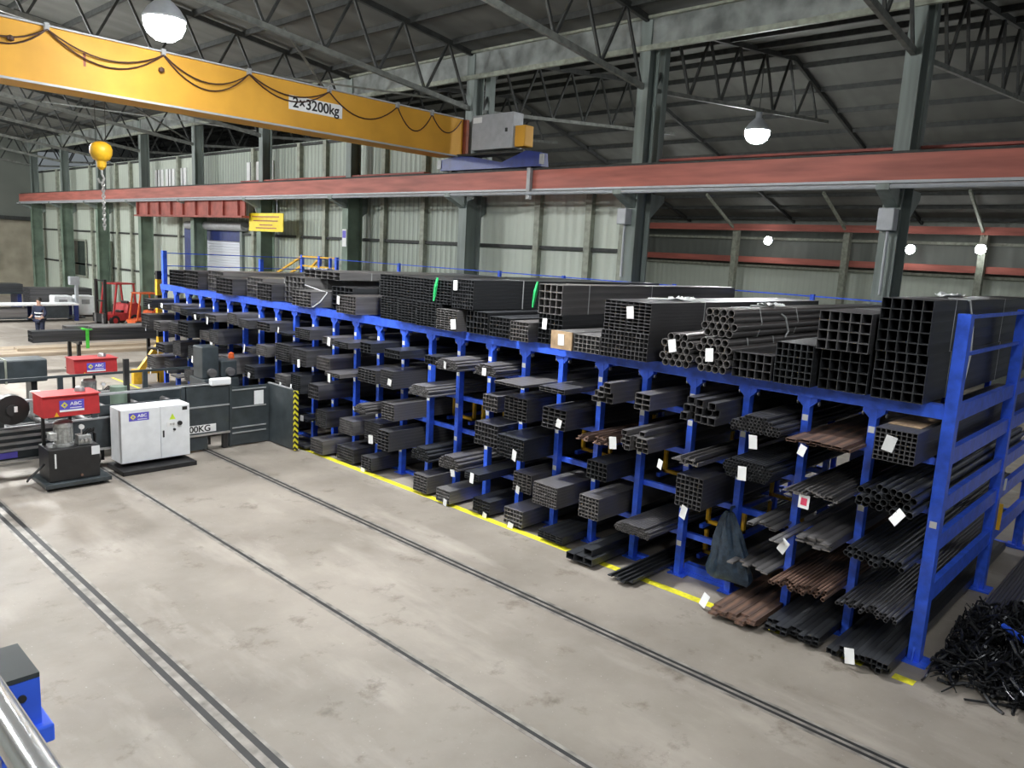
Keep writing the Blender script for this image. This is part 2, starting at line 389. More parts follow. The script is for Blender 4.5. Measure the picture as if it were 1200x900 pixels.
for y in (14.2, 17.3): MB().cyl((15.46, y, 6.98), (15.68, y, 6.98), .12, 20).build('wheel', 'dark', e, True)
b = MB(); b.box(15.40, 15.46, 17.66, 17.82, 6.95, 7.2); b.box(15.40, 15.46, 13.68, 13.80, 6.95, 7.2); b.build('buffer', 'greyp', e)
MB().box(15.42, 15.9, 14.4, 17.0, 7.28, 7.34).build('platform', 'trussd', t)
c = MB().box(15.45, 15.85, 14.85, 16.45, 7.42, 8.36, .02).build('control_box', 'boxgrey', t)
MB().box(15.42, 15.448, 15.05, 15.12, 7.85, 7.95).build('latch', 'trussd', c)
MB().box(15.44, 15.449, 16.05, 16.4, 8.15, 8.3).build('nameplate', 'white', c)
MB().box(15.5, 15.85, 14.45, 14.83, 7.45, 8.0, .03).build('drive_motor', 'crane', t)
MB().box(15.30, 15.40, 14.0, 14.12, 6.05, 6.85).build('collector_arm', 'greyp', t)
# festoon cable in swags, hung below the top edge
xs = [-1.0, .5, 1.9, 3.4, 4.95, 7.1, 9.0, 11.1, 13.2, 14.4, 15.5]
for i in range(len(xs)-1):
    a, c = xs[i], xs[i+1]; sag = .40+.12*((i*37) % 3)/2
    for q, sg in ((0, sag), (1, sag*.72)):
        if q and i > 6: continue
        pts = [(a+(c-a)*s_/12, GY0-.05-.03*q, GZ1-.06-sg*4*(s_/12)*(1-s_/12)) for s_ in range(13)]
        MB().tube(pts, .016, 6).build('festoon_cable', 'cable', t, True)
    MB().box(a-.04, a+.04, GY0-.09, GY0, GZ1-.08, GZ1+.06).build('cable_trolley', 'greyp', t)
for x, z in ((4.35, 7.98), (7.05, 7.97)): MB().lathe((x, GY0-.06, z), [(.01,-.06),(.06,-.03),(.06,.03),(.01,.06)], 10).build('cable_clamp', 'cable', t, True)
pl = MB().box(10.02, 11.5, GY0-.02, GY0-.002, 7.70, 8.02).build('capacity_plate', 'white', t)
lettering('lettering', '2\u00d73200kg', .33, 'black', (10.76, GY0-.022, 7.86), pl, sx=.98)
lettering('girder_mark', '1', .34, 'maroon', (5.6, GY0-.003, 7.86), t)
MB().box(5.3, 7.0, GY1+.02, GY1+.9, 7.9, 8.5, .04).build('hoist_trolley', 'crane', t)
t = thing('crane_hook', 'round yellow crane hook block with a hanging steel chain', 'hook', (6.1, 18.3, 4.8))
hx, hy = 6.29, 18.3
b = MB(); b.lathe((hx, hy, 6.28), [(.03,-.36),(.09,-.30),(.10,-.18),(.17,-.13),(.22,-.02),(.225,.08),(.19,.17),(.10,.225),(.02,.24)], 24)
b.build('hook_block', 'yellow', t, True)
b = MB(); b.tube([(hx, hy, 5.95), (hx, hy, 5.84), (hx+.05, hy, 5.75), (hx+.02, hy, 5.66), (hx-.05, hy, 5.66), (hx-.08, hy, 5.74)], .022, 8); b.build('hook', 'bright', t, True)
for dx in (-.1, .1): MB().tube([(hx+dx, hy, 6.45), (hx+dx, hy, 7.89)], .008, 6).build('wire_rope', 'trussd', t)
b = MB()
for i in range(17):
    z = 5.68-i*.062
    ring = [(hx+.03*math.cos(a)*(1 if i % 2 else 0)+.02, hy+.03*math.cos(a)*(0 if i % 2 else 1), z+.045*math.sin(a)) for a in [2*PI*k/8 for k in range(9)]]
    b.tube(ring, .012, 5, False)
b.build('chain', 'bright', t, True)

# ------------------------------------------------------------------ lamps
def highbay(x, y, z, label, p=1., grp=None):
    """p scales the lamp; the lens glows all round, the reflector throws a wide cone downwards"""
    t = thing('high_bay_lamp', label, 'lamp', (x, y, z), grp)
    b = MB(); b.lathe((x, y, z), [(.37,-.05),(.38,-.02),(.27,.16),(.12,.30),(.09,.34),(.09,.55),(.03,.58)], 24); b.build('housing', 'boxgrey', t, True)
    MB().lathe((x, y, z), [(.02,-.42),(.17,-.39),(.29,-.30),(.355,-.16),(.355,-.06),(.33,-.04)], 24).build('lens', 'lampdim' if p < .65 else 'lampstrong' if p > 1.1 else 'lamp', t, True)
    MB().tube([(x, y, z+.56), (x, y, gut(x)-.05)], .012, 6).build('hanger', 'trussd', t)
    l = bpy.data.lights.new('lamp_light', 'SPOT'); l.energy = LP*p; l.spot_size = math.radians(150); l.spot_blend = .45
    l.shadow_soft_size = .34; l.color = (.97, .99, 1)
    o = bpy.data.objects.new('lamp_light', l); COL.objects.link(o); o.parent = t; o.location = (0, 0, -.44)
LP = 1250
highbay(6.33, 15.04, 8.52, 'bright round high bay lamp above the yellow crane girder', .6)
highbay(22.2, 11.24, 8.65, 'bright round high bay lamp in the next hall above the red runway beam', .7)
for x, y, p in ((.5, -2.5, .42), (5.2, .6, .3), (7.4, 9.0, 1.1), (-1.5, 9, .2), (-1.5, 16, 1), (-1.5, 26, 1), (5.5, 26.5, 1.2), (2, 36, 1.6), (5, 46, 1.4), (3, 55, 1.2)):  # unseen lamps, added to light the floor, the rack fronts and the far end
    highbay(x, y, 8.6, 'added high bay lamp, out of view, lighting the hall', p, 'added hall lamps out of view')
for x, y in ((24, -3), (30, 20), (24, 26)):  # more unseen lamps, added to light the next hall
    highbay(x, y, 8.4, 'added high bay lamp, out of view, lighting the next hall', .45, 'added next hall lamps out of view')
for x, y, z, lb in ((37.3, 17.75, 5.95, 'small bright lamp on the far wall of the next hall, left of the grey column'), (37.3, 11.05, 5.75, 'small bright lamp just right of the grey column in the next hall'), (37.3, 8.3, 5.85, 'small bright lamp rightmost on the far wall of the next hall')):
    t = thing('wall_lamp', lb, 'lamp', (x, y, z))
    MB().box(x+.1, x+.3, y-.16, y+.16, z-.12, z+.2, .03).build('housing', 'boxgrey', t)
    MB().bar((x+.3, y, z), (37.9, y, z), .05, .05).build('bracket', 'boxgrey', t)
    MB().cyl((x+.06, y, z), (x+.1, y, z), .2, 20).build('lens', 'lampsmall', t)

# ------------------------------------------------------------------ floor rails and paint
def slot(name, label, x, offs, y0, y1, g=.022):
    t = thing(name, label, 'floor rail', (x, (y0+y1)/2, 0))
    for o_ in offs: MB().box(x+o_-g, x+o_+g, y0, y1, 0, .004).build('groove', 'dark', t)
    MB().box(x+min(offs)-.07, x+max(offs)+.07, y0, y1, -.02, .002).build('bed', 'railbed', t)
slot('floor_rail', 'double steel rail let into the floor, nearest the blue rack', 7.47, (-.045, .045), -4, 20)
slot('floor_rail', 'single steel rail let into the floor, middle of the three', 5.27, (0,), -4, 20)
slot('floor_rail', 'double grooved rail let into the floor, furthest from the rack', 3.17, (-.075, .075), -4, 20, .032)
for a, c, lb in ((4.25, 16.4, 'long yellow line painted along the foot of the rack'), (3.55, 3.78, 'short yellow paint remnant near the rusty flats'), (2.62, 2.86, 'small yellow paint remnant by the nearest floor tray'), (2.05, 2.28, 'nearest yellow paint dash at the end of the line')):
    tag(MB().box(9.16, 9.30, a, c, 0, .003).build('floor_line', 'line'), lb, 'floor marking')
tag(MB().box(9.0, 9.08, 17.5, 26, 0, .003).build('floor_line', 'line'), 'yellow floor line behind the slate machine', 'floor marking')

# ------------------------------------------------------------------ the blue pigeonhole rack
RX, RY0, PIT, NP = 9.82, 2.22, .826, 27
PY = [RY0+PIT*i for i in range(NP)]
LV = [.06, .66, 1.27, 1.90, 2.50]; TOP = 3.15
def put(name, me, parent, loc, rot=None):
    o = bpy.data.objects.new(name, me); COL.objects.link(o); o.parent = parent; o.location = loc
    if rot: o.rotation_euler = rot
    return o
rack = thing('storage_rack', 'long bright blue steel pigeonhole rack holding packs of black tube', 'storage rack', (RX, RY0, 0), world=False)
def L(x, y, z): return (x-RX, y-RY0, z)
pm = MB().box(-.06, .06, -.045, .045, 0, 2.99)
pm.box(-.1, .1, -.13, .13, 0, .015)
pm.prism([(-.13, 2.99), (.13, 2.99), (.13, 2.94), (.045, 2.86), (-.045, 2.86), (-.13, 2.94)], 'x', -.055, .055)
pm = pm.mesh('front_post', 'blue')
em = MB().box(-.08, .08, -.07, .07, 0, 4.21, .006).box(-.16, .16, -.16, .16, 0, .02).prism([(-.08, .02), (-.15, .02), (-.08, .2)], 'y', -.01, .01).mesh('end_post', 'blue')
lab = MB().box(-.0635, -.061, -.038, .038, -.04, .04).mesh('level_label', 'white')
boltm = MB().cyl((0, -.145, 0), (0, -.13, 0), .03, 10).cyl((0, .13, 0), (0, .145, 0), .03, 10).mesh('bolt', 'bright')
rm = MB().box(-.05, .05, -.04, .04, 0, 2.97).mesh('rear_post', 'blue')
for i, y in enumerate(PY):
    if i == 0: p = put('front_post', em, rack, L(RX, y, 0))
    else: p = put('front_post', pm, rack, L(RX, y, 0))
    for z in (.5, 1.08, 1.72, 2.33, 2.72) if i else (1.74,):
        if i and random.random() < .18: continue
        put('level_label', lab, p, (-.02 if i == 0 else 0, 0, z))
    if i: put('bolt', boltm, p, (0, 0, 2.91))
    for x in (12.98, 15.65): put('rear_post', em if (i == 0) else rm, rack, L(x, y, 0))
am = MB().box(0, 5.78, -.035, .035, 2.98, TOP-.005).mesh('top_arm', 'blue')
for y in PY: put('top_arm', am, rack, L(RX+.06, y, 0))
put('top_beam', MB().box(-.085, .085, 0, PY[-1]-RY0+.05, 2.99, TOP).mesh('top_beam', 'blue'), rack, (0, .06, 0))
lb = MB().box(-.035, .035, 0, PY[-1]-RY0, -.085, -.005).mesh('level_beam', 'blue')
for x in (9.915, 12.98, 15.55):
    for z in LV[1:]: put('level_beam', lb, rack, L(x, RY0, z))
    put('base_beam', MB().box(-.05, .05, 0, PY[-1]-RY0, 0, .055).mesh('base_beam', 'blue'), rack, L(x, RY0, 0))
for k in (3,):
    put('base_beam', MB().box(-.06, .06, .05, PIT-.05, .055, .17).mesh('base_beam', 'blue'), rack, L(9.95, PY[k], 0))
for z0, z1 in ((2.96, 3.15), (2.44, 2.64), (1.86, 2.05), (1.38, 1.58), (.73, .95)):
    put('end_beam', MB().box(.08, 5.8, -.045, .03, z0, z1).mesh('end_beam', 'blue'), rack, (0, 0, 0))
for z in (4.17, 3.74): put('guard_rail', MB().box(.08, 5.8, -.02, .02, z-.02, z+.02).mesh('guard_rail', 'blue'), rack, (0, 0, 0))
gp = MB().box(-.04, .04, -.04, .04, 2.97, 4.12).mesh('guard_post', 'blue')
for y in (2.22, 6.35, 9.6, 12.93, 15.27, 19.8, 23.7): put('guard_post', gp, rack, L(15.65, y, 0))
put('guard_post', MB().box(-.06, .06, -.06, .06, 2.9, 4.15).mesh('guard_post', 'blue'), rack, L(RX, PY[-1], 0))
put('guard_post', MB().box(-.06, .06, -.06, .06, 2.9, 4.0).mesh('guard_post', 'blue'), rack, L(12.98, PY[-1], 0))
for x, z in ((15.65, 4.08), (15.65, 3.6)): put('guard_cable', MB().tube([(0, 0, 0), (0, PY[-1]-RY0, 0)], .014, 6).mesh('guard_cable', 'blue'), rack, L(x, RY0, z))
for z in (4.08, 3.7): put('guard_cable', MB().tube([(0, 0, 0), (5.8, 0, 0)], .014, 6).mesh('guard_cable', 'blue'), rack, L(RX, PY[-1], z))

# ---- stock: tube meshes are made once per size and shared
_cache = {}
def sq_me(w, h, t, Ln, m):
    k = ('sq', w, h, t, Ln, m)
    if k not in _cache:
        b = MB(); o = [(-w/2,-h/2),(w/2,-h/2),(w/2,h/2),(-w/2,h/2)]; i = [(y*(w/2-t)/(w/2), z*(h/2-t)/(h/2)) for y, z in o]
        v = [(0,*p) for p in o]+[(0,*p) for p in i]+[(Ln,*p) for p in o]+[(Ln,*p) for p in i]
        fs = []
        for a in range(4):
            c = (a+1) % 4
            fs += [(a, c, 4+c, 4+a), (8+a, 12+a, 12+c, 8+c), (a, 8+a, 8+c, c), (4+a, 4+c, 12+c, 12+a)]
        _cache[k] = b.add(v, fs).mesh('tube', m)
    return _cache[k]
def rd_me(d, t, Ln, m, n=14):
    k = ('rd', d, t, Ln, m, n)
    if k not in _cache:
        v = []
        for x in (0, Ln):
            for rr in (d/2, d/2-t):
                v += [(x, rr*math.cos(2*PI*a/n), rr*math.sin(2*PI*a/n)) for a in range(n)]
        fs = []
        for a in range(n):
            c = (a+1) % n
            fs += [(a, c, n+c, n+a), (2*n+a, 3*n+a, 3*n+c, 2*n+c), (a, 2*n+a, 2*n+c, c), (n+a, n+c, 3*n+c, 3*n+a)]
        _cache[k] = MB().add(v, fs).mesh('tube', m, True)
    return _cache[k]
def flat_me(w, h, Ln, m):
    k = ('fl', w, h, Ln, m)
    if k not in _cache: _cache[k] = MB().box(0, Ln, -w/2, w/2, -h/2, h/2).mesh('bar', m)
    return _cache[k]
def ang_me(w, Ln, m):
    k = ('an', w, Ln, m)
    if k not in _cache:
        q = w*.16; _cache[k] = MB().prism([(-w/2,-w/2*.6),(w/2,-w/2*.6),(w/2,-w/2*.6+q),(-w/2+q,-w/2*.6+q),(-w/2+q,w/2*.6),(-w/2,w/2*.6)], 'x', 0, Ln).mesh('angle', m)
    return _cache[k]
tagm = MB().box(-.003, 0, -.06, .06, -.18, 0).mesh('paper_tag', 'white')
tags = MB().box(-.003, 0, -.05, .05, -.13, 0).mesh('paper_tag', 'white')
TID = [0]
def block_me(cols, rows, w, h, Ln, m, wall=.008, deep=.35):
    """one connected pack: a grid of open cells on the front face, plain long sides"""
    k = ('bl', cols, rows, w, h, Ln, m)
    if k in _cache: return _cache[k]
    v = []; fs = []
    for j in range(rows+1):
        for i in range(cols+1): v.append((0, (i-cols/2)*w, j*h))
    G = lambda i, j: j*(cols+1)+i
    for j in range(rows):
        for i in range(cols):
            y0, y1, z0, z1 = (i-cols/2)*w+wall/2, (i+1-cols/2)*w-wall/2, j*h+wall/2, (j+1)*h-wall/2
            o = len(v)
            v += [(0,y0,z0),(0,y1,z0),(0,y1,z1),(0,y0,z1),(deep,y0,z0),(deep,y1,z0),(deep,y1,z1),(deep,y0,z1)]
            c = [G(i,j),G(i+1,j),G(i+1,j+1),G(i,j+1)]
            for a in range(4):
                e = (a+1) % 4
                fs += [(c[a], c[e], o+e, o+a), (o+a, o+e, o+4+e, o+4+a)]
            fs.append((o+4, o+5, o+6, o+7))
    o = len(v); c = [G(0,0),G(cols,0),G(cols,rows),G(0,rows)]
    v += [(Ln, v[q][1], v[q][2]) for q in c]
    rim = [[G(i,0) for i in range(cols+1)], [G(cols,j) for j in range(rows+1)], [G(i,rows) for i in range(cols,-1,-1)], [G(0,j) for j in range(rows,-1,-1)]]
    for a in range(4): fs.append(tuple(rim[a]+[o+(a+1) % 4, o+a]))
    fs.append((o, o+1, o+2, o+3))
    _cache[k] = MB().add(v, fs).mesh('pack', m); return _cache[k]
def bundle(label, group, xf, yc, z0, kind, cols, rows, w, h, Ln=6., m='steel', t=.005, straps=(), tagat=None, tape=None, name='tube_bundle', extra=None, parts=True):
    """a strapped bundle: an empty at its base, each tube a child"""
    o = thing(name, label, 'tube bundle', (xf, yc, z0), group, world=False)
    if kind == 'block':
        bpy.data.objects.remove(o)
        o = bpy.data.objects.new(name, block_me(cols, rows, w, h, Ln, m)); COL.objects.link(o); o.location = (xf, yc, z0)
        tag(o, label, 'tube bundle', group); W, H = cols*w, rows*h
    elif kind == 'sq':
        me = sq_me(w-.0012, h-.0012, t, Ln, m); W, H = cols*w, rows*h
        for j in range(rows):
            for i in range(cols):
                put('tube', me, o, (random.uniform(-.006, .006), (i-cols/2+.5)*w, (j+.5)*h))
    elif kind == 'hex':
        me = rd_me(w-.001, t, Ln, m, 14 if w > .06 else 10); W = max(rows)*w; H = w+(len(rows)-1)*w*.866
        for j, nn in enumerate(rows):
            for i in range(nn): put('tube', me, o, (random.uniform(-.015, .015), (i-nn/2+.5)*w, w/2+j*w*.866))
    if extra:
        for dy, dz, mm in extra: put('tube', mm, o, (random.uniform(-.05, .05), dy, dz))
    for sx in straps:
        e = .004
        b = MB()
        if kind == 'hex':
            w2 = rows[0]*w/2; w3 = rows[-1]*w/2
            ring = [(-w2,0),(w2,0),(W/2,H/2),(w3,H),(-w3,H),(-W/2,H/2)]
        else: ring = [(-W/2,0),(W/2,0),(W/2,H),(-W/2,H)]
        n_ = len(ring)
        out = [(y*(1+2*e/W)+ (0), z+(e if z > H*.6 else (-e if z < H*.1 else 0))) for y, z in ring]
        b.add([(sx, *p) for p in out]+[(sx+.022, *p) for p in out], [(i, (i+1) % n_, n_+(i+1) % n_, n_+i) for i in range(n_)])
        so = b.build('strap', 'strap', o)
        md = so.modifiers.new('thick', 'SOLIDIFY'); md.thickness = .002
    if tagat is not None:
        dy, dz, big = tagat
        put('paper_tag', tagm if big else tags, o, (-.022, dy, dz), (random.uniform(-.25, .25), random.uniform(-.05, .1), random.uniform(-.35, .2)))
    if tape:
        dy, z1 = tape
        MB().tube([(-.03, dy, z1+.02), (-.05, dy+.02, z1-.14), (-.035, dy+.06, z1-.3), (-.045, dy+.07, z1-.42)], [.02, .035, .03, .014], 5).build('green_tape', 'green', o)
    return o
def loose(label, group, name, cat, me, pts, xf, yaw=.0003, tilt=.0):
    for y, z in pts:
        o = bpy.data.objects.new(name, me); COL.objects.link(o)
        o.location = (xf+random.uniform(-.09, .09), y, z); o.rotation_euler = (0, tilt, random.uniform(-yaw, yaw))
        tag(o, label, cat, group)
def htag(label, x, y, z, big=True, rot=None, me=None):
    o = bpy.data.objects.new('paper_tag', me or (tagm if big else tags)); COL.objects.link(o); o.location = (x, y, z)
    o.rotation_euler = rot or (random.uniform(-.35, .35), random.uniform(0, .2), random.uniform(-.4, .1)); tag(o, label, 'tag')
def hexpts(y0, d, counts, z0): return [(y0+(i+.5*(j % 2)+.5)*d, z0+d/2+j*d*.87) for j, nn in enumerate(counts) for i in range(nn)]

ORD = ['', 'nearest', 'second', 'third', 'fourth', 'fifth', 'sixth', 'seventh', 'eighth', 'ninth', 'tenth', 'eleventh', 'twelfth', 'thirteenth', 'fourteenth', 'fifteenth', 'sixteenth', 'seventeenth', 'eighteenth', 'nineteenth', 'twentieth', 'twenty-first', 'twenty-second', 'twenty-third', 'twenty-fourth', 'twenty-fifth', 'twenty-sixth']
LVN = ['floor tray', 'low tray', 'middle tray', 'upper tray', 'top tray']
def where(bay, lv): return '%s of %s bay from near end' % (LVN[lv], ORD[bay]) if bay > 1 else '%s of bay beside end frame' % LVN[lv]

# -- bay 1
o = bundle('small square tube pack with brown board on it, '+where(1, 4), 'square tube packs in the rack', 9.2, 2.60, LV[4], 'sq', 8, 7, .056, .053, tagat=(.03, .30, True))
MB().box(.35, 1.9, -.16, .2, 7*.053+.001, 7*.053+.009).build('board', 'card', o)
loose('round black steel pipe in the heap on the '+where(1, 3), 'round pipes heaped in the nearest bay', 'steel_pipe', 'pipe', rd_me(.083, .006, 6., 'steelb'), hexpts(2.30, .083, [8, 7, 8, 5], LV[3]), 9.2)
loose('slim round black pipe lying on the '+where(1, 2), 'slim pipes on the middle tray of the nearest bay', 'steel_pipe', 'pipe', rd_me(.064, .005, 6., 'steelb'), hexpts(2.30, .064, [11, 10], LV[2]), 9.15)
loose('thin round black pipe lying on the '+where(1, 1), 'thin pipes on the lowest raised tray of the nearest bay', 'steel_pipe', 'pipe', rd_me(.047, .004, 6., 'steel', 10), hexpts(2.29, .047, [15, 13], LV[1]), 9.15)
loose('dark square tube lying on the '+where(1, 0), 'square tubes on the nearest floor tray', 'steel_tube', 'tube', sq_me(.062, .062, .004, 6., 'steelb'), [(2.33+.064*i, LV[0]+.032+.064*j) for j in range(2) for i in range(11-j*2)], 9.1)
htag('white tag under the heap of round pipes beside the near end frame', 9.13, 2.40, 1.98, rot=(.5, .3, -.4))
htag('tall white tag on the dark square tubes of the nearest floor tray', 9.0, 2.73, .24)
# -- bay 2
loose('flat brownish tube lying on the '+where(2, 4), 'flat brown tubes in the second bay', 'steel_tube', 'tube', sq_me(.125, .034, .004, 6., 'rust'), [(3.14+.13*i, LV[4]+.017) for i in range(6)]+[(3.2+.13*i, LV[4]+.052) for i in range(4)], 9.2, .0004)
htag('small white tag on the flat brown tubes of the second bay', 9.1, 3.58, 2.50, False)
loose('light steel angle bar on the '+where(2, 3), 'angle bars in the second bay', 'angle_bar', 'bar', ang_me(.06, 6., 'steelg'), [(3.12+.062*i, LV[3]+.02) for i in range(11)]+[(3.2+.062*i, LV[3]+.060) for i in range(6)], 9.1, .0004)
htag('white tag with a pink red square under the angle bars', 9.1, 3.50, 1.90, True, (0, .05, -.1), MB().box(-.003, 0, -.07, .07, -.17, 0).mesh('paper_tag', 'white'))
rp_ = [o for o in COL.objects if o.get('label', '').startswith('white tag with a pink')][0]
MB().box(-.005, -.003, -.04, .04, -.13, -.04).build('pink_square', 'pinkred', rp_)
loose('flat steel strip in the bundle on the '+where(2, 2), 'flat strips on the middle tray of the second bay', 'flat_bar', 'bar', flat_me(.10, .02, 6., 'steelg'), [(3.18+.102*i, LV[2]+.011+.021*j) for j in range(5) for i in range(4)], 9.15, .0004)
loose('bare steel flat lying skewed on the '+where(2, 2), 'skewed flats in the second bay', 'flat_bar', 'bar', flat_me(.06, .02, 5.5, 'steelw'), [(3.70, LV[2]+.012), (3.77, LV[2]+.012)], 8.95, .0004)
htag('slanted white tag below the flat strips of the second bay', 9.02, 3.62, 1.29, True, (.45, .1, -.3))
loose('rusty brown round pipe on the '+where(2, 1), 'rusty pipes in the second bay', 'steel_pipe', 'pipe', rd_me(.048, .004, 6., 'rust', 10), hexpts(3.10, .048, [15, 12], LV[1]), 9.12, .0004)
loose('dark square tube on the '+where(2, 0), 'square tubes on the floor tray of the second bay', 'steel_tube', 'tube', sq_me(.075, .05, .004, 6., 'steelb'), [(3.16+.076*i, LV[0]+.026+.051*j) for j in range(2) for i in range(9)], 9.1)
# -- bay 3
bundle('drooping heap of small black pipes, '+where(3, 4), 'round tube packs in the rack', 9.2, 4.28, LV[4], 'hex', 0, [13, 14, 13, 9, 6], .05, 0, m='steel', t=.004, tagat=(0, -.02, True))
bundle('hexagon-stacked pack of thin dark pipes, '+where(3, 3), 'round tube packs in the rack', 9.1, 4.28, LV[3], 'hex', 0, [12, 13, 14, 15, 14, 11], .046, 0, m='steelb', t=.004, tagat=(.05, .17, True))
loose('dark flat bar on the '+where(3, 1), 'flat bars behind the blue bag', 'flat_bar', 'bar', flat_me(.09, .022, 6., 'steelg'), [(3.98+.095*i, LV[1]+.012) for i in range(6)], 9.35, .0004)
loose('pale flat tube end on the '+where(3, 2), 'flat tubes over the blue bag', 'steel_tube', 'tube', sq_me(.09, .03, .003, 6., 'steelw'), [(3.93+.1*i, LV[2]+.016) for i in range(4)], 9.3, .0004)
loose('rusty flat bar splayed on the '+where(3, 0), 'rusty flats on the floor tray of the third bay', 'flat_bar', 'bar', flat_me(.12, .03, 6., 'rust'), [(3.93+.125*i, LV[0]+.016+.031*j) for j in range(3) for i in range(5)], 8.95, .0004)
htag('white tag lying by the yellow line under the blue bag', 9.05, 4.62, .22, True, (.2, .3, -.3))
# -- bay 4
loose('square tube with a bare end on the '+where(4, 4), 'square tubes on the top tray of the fourth bay', 'steel_tube', 'tube', sq_me(.108, .10, .005, 6., 'steel'), [(4.85+.11*i, LV[4]+.051+.102*j) for j in range(2) for i in range(5)]+[(4.86, LV[4]+.255), (5.09, LV[4]+.255), (5.27, LV[4]+.255)], 9.2, .0004)
loose('thin channel bar on the '+where(4, 3), 'thin channels in the fourth bay', 'angle_bar', 'bar', ang_me(.09, 6., 'steelg'), [(5.02+.095*i, LV[3]+.03) for i in range(5)]+[(5.08+.095*i, LV[3]+.088) for i in range(3)], 9.15, .0004)
htag('narrow white tag hanging off the thin channels of the fourth bay', 9.02, 5.50, 1.90, False)
bundle('open square tube pack six across, '+where(4, 2), 'square tube packs in the rack', 9.2, 5.13, LV[2], 'sq', 6, 7, .068, .064, tagat=(.02, .02, True), m='steel')
# -- bay 5
bundle('little rectangular tube pack two across, '+where(5, 4), 'square tube packs in the rack', 9.2, 6.0, LV[4], 'sq', 2, 3, .13, .078, m='steelg')
loose('rectangular tube on the '+where(5, 3), 'rectangular tubes in the fifth bay', 'steel_tube', 'tube', sq_me(.092, .068, .005, 6., 'steelg'), [(5.84+.094*i, LV[3]+.036+.07*j) for j in range(3) for i in range(5)]+[(6.18, LV[3]+.25), (5.95, LV[3]+.25)], 9.15, .0004)
htag('white tag at the corner of the rectangular tubes in the fifth bay', 9.02, 6.34, 2.06, True)
bundle('flat heap of thin pipes splaying out, '+where(5, 1), 'round tube packs in the rack', 9.1, 5.935, LV[1], 'hex', 0, [14, 15, 14, 10], .042, 0, m='steelg', t=.004)
loose('large square tube on the '+where(6, 0), 'large square tubes on the floor of the sixth bay', 'steel_tube', 'tube', sq_me(.15, .10, .006, 6., 'steelb'), [(6.52, LV[0]+.051), (6.68, LV[0]+.051), (6.84, LV[0]+.051), (6.6, LV[0]+.153)], 8.9, .0004)
loose('dark angle bar on the '+where(5, 0), 'angles on the floor tray of the fifth bay', 'angle_bar', 'bar', ang_me(.08, 6., 'steelb'), [(5.72+.085*i, LV[0]+.026) for i in range(5)], 8.85, .0004)
# -- bay 6
loose('rectangular tube in the stepped stack on the '+where(6, 4), 'stepped rectangular tubes in the sixth bay', 'steel_tube', 'tube', sq_me(.12, .078, .005, 6., 'steelg'), [(6.55+.122*i, LV[4]+.04+.08*j) for j in range(2) for i in range(3)]+[(6.55, LV[4]+.2+.08*j) for j in range(2)]+[(6.672, LV[4]+.2)], 9.15, .0004)
loose('rusty angle bar on the '+where(6, 3), 'rusty angles in the sixth bay', 'angle_bar', 'bar', ang_me(.075, 6., 'rust'), [(6.47+.08*i, LV[3]+.026) for i in range(8)]+[(6.55+.08*i, LV[3]+.074) for i in range(4)], 9.05, .0004)
bundle('dark square tube pack, '+where(6, 2), 'square tube packs in the rack', 9.25, 6.75, LV[2], 'sq', 5, 4, .075, .07, m='steelb')
bundle('square tube pack with a pale top, '+where(6, 1), 'square tube packs in the rack', 9.15, 6.78, LV[1], 'sq', 6, 6, .062, .058, m='steelg', t=.006)
# -- bays 7 to 26
rnd = random.Random(11)
kinds = [('sq', 'stacked'), ('sq', 'square tube'), ('rect', 'rectangular tube'), ('rd', 'round pipe'), ('block', 'dark rectangular'), ('flat', 'flat tube')]
mats_near = ['steelg', 'steel', 'steelg', 'steelb', 'steel', 'steelw']
for bay in range(7, 27):
    y0 = PY[bay-1]+.06; wid = PIT-.12
    for lv in range(5):
        if rnd.random() < (.06 if bay > 14 else .12) and lv != 4: continue
        if bay in (7, 10, 11) and lv == 2: continue
        k = rnd.choice(['sq', 'sq', 'rect', 'rd', 'flat', 'rect']) if bay < 14 else rnd.choice(['sqb', 'sqb', 'rectb', 'flatb'])
        m = rnd.choice(mats_near) if bay < 14 else rnd.choice(['steel', 'steelb', 'steelg', 'steel'])
        ww = rnd.uniform(.55, 1)*wid; xf = 9.2+rnd.uniform(-.18, .12); yc = y0+wid/2+rnd.uniform(-.5, .5)*(wid-ww)
        hmax = (LV[lv+1] if lv < 4 else 2.95)-LV[lv]-.15
        tg = (rnd.uniform(-.15, .15), rnd.uniform(.02, .2), rnd.random() < .5) if rnd.random() < .42 else None
        sh = {'steel': 'dark', 'steelb': 'blue-black', 'steelg': 'grey', 'steelw': 'pale'}[m]
        if k in ('sq', 'rect', 'sqb', 'rectb'):
            w = rnd.choice([.05, .06, .07, .08]) if k[:2] == 'sq' else rnd.choice([.10, .12, .15])
            h = w if k[:2] == 'sq' else w*rnd.choice([.45, .55])
            c = max(2, min(10, int(ww/w))); rws = max(2, min(10, int(rnd.uniform(.6, 1.0)*hmax/h)))
            bundle('%s %s tube pack, ' % (sh, 'square' if k[:2] == 'sq' else 'rectangular')+where(bay, lv), 'square tube packs in the rack', xf, yc, LV[lv], 'block' if k[-1] == 'b' else 'sq', c, rws, w, h, m=m, tagat=tg)
        elif k == 'rd':
            d = rnd.choice([.045, .055]); c = int(ww/d); nr = 5
            bundle('%s round pipe heap, ' % sh+where(bay, lv), 'round tube packs in the rack', xf, yc, LV[lv], 'hex', 0, [c, c-1, c, c-2, c-5][:nr], d, 0, m=m, t=.004, tagat=tg)
        else:
            w = rnd.choice([.09, .13]); h = .04; c = max(3, int(ww/w)); rws = rnd.choice([1, 2, 3])
            bundle('%s flat tube layer, ' % sh+where(bay, lv), 'flat tube packs in the rack', xf-.08, yc, LV[lv], 'block' if k == 'flatb' else 'sq', c, rws, w, h, m=m, tagat=tg)

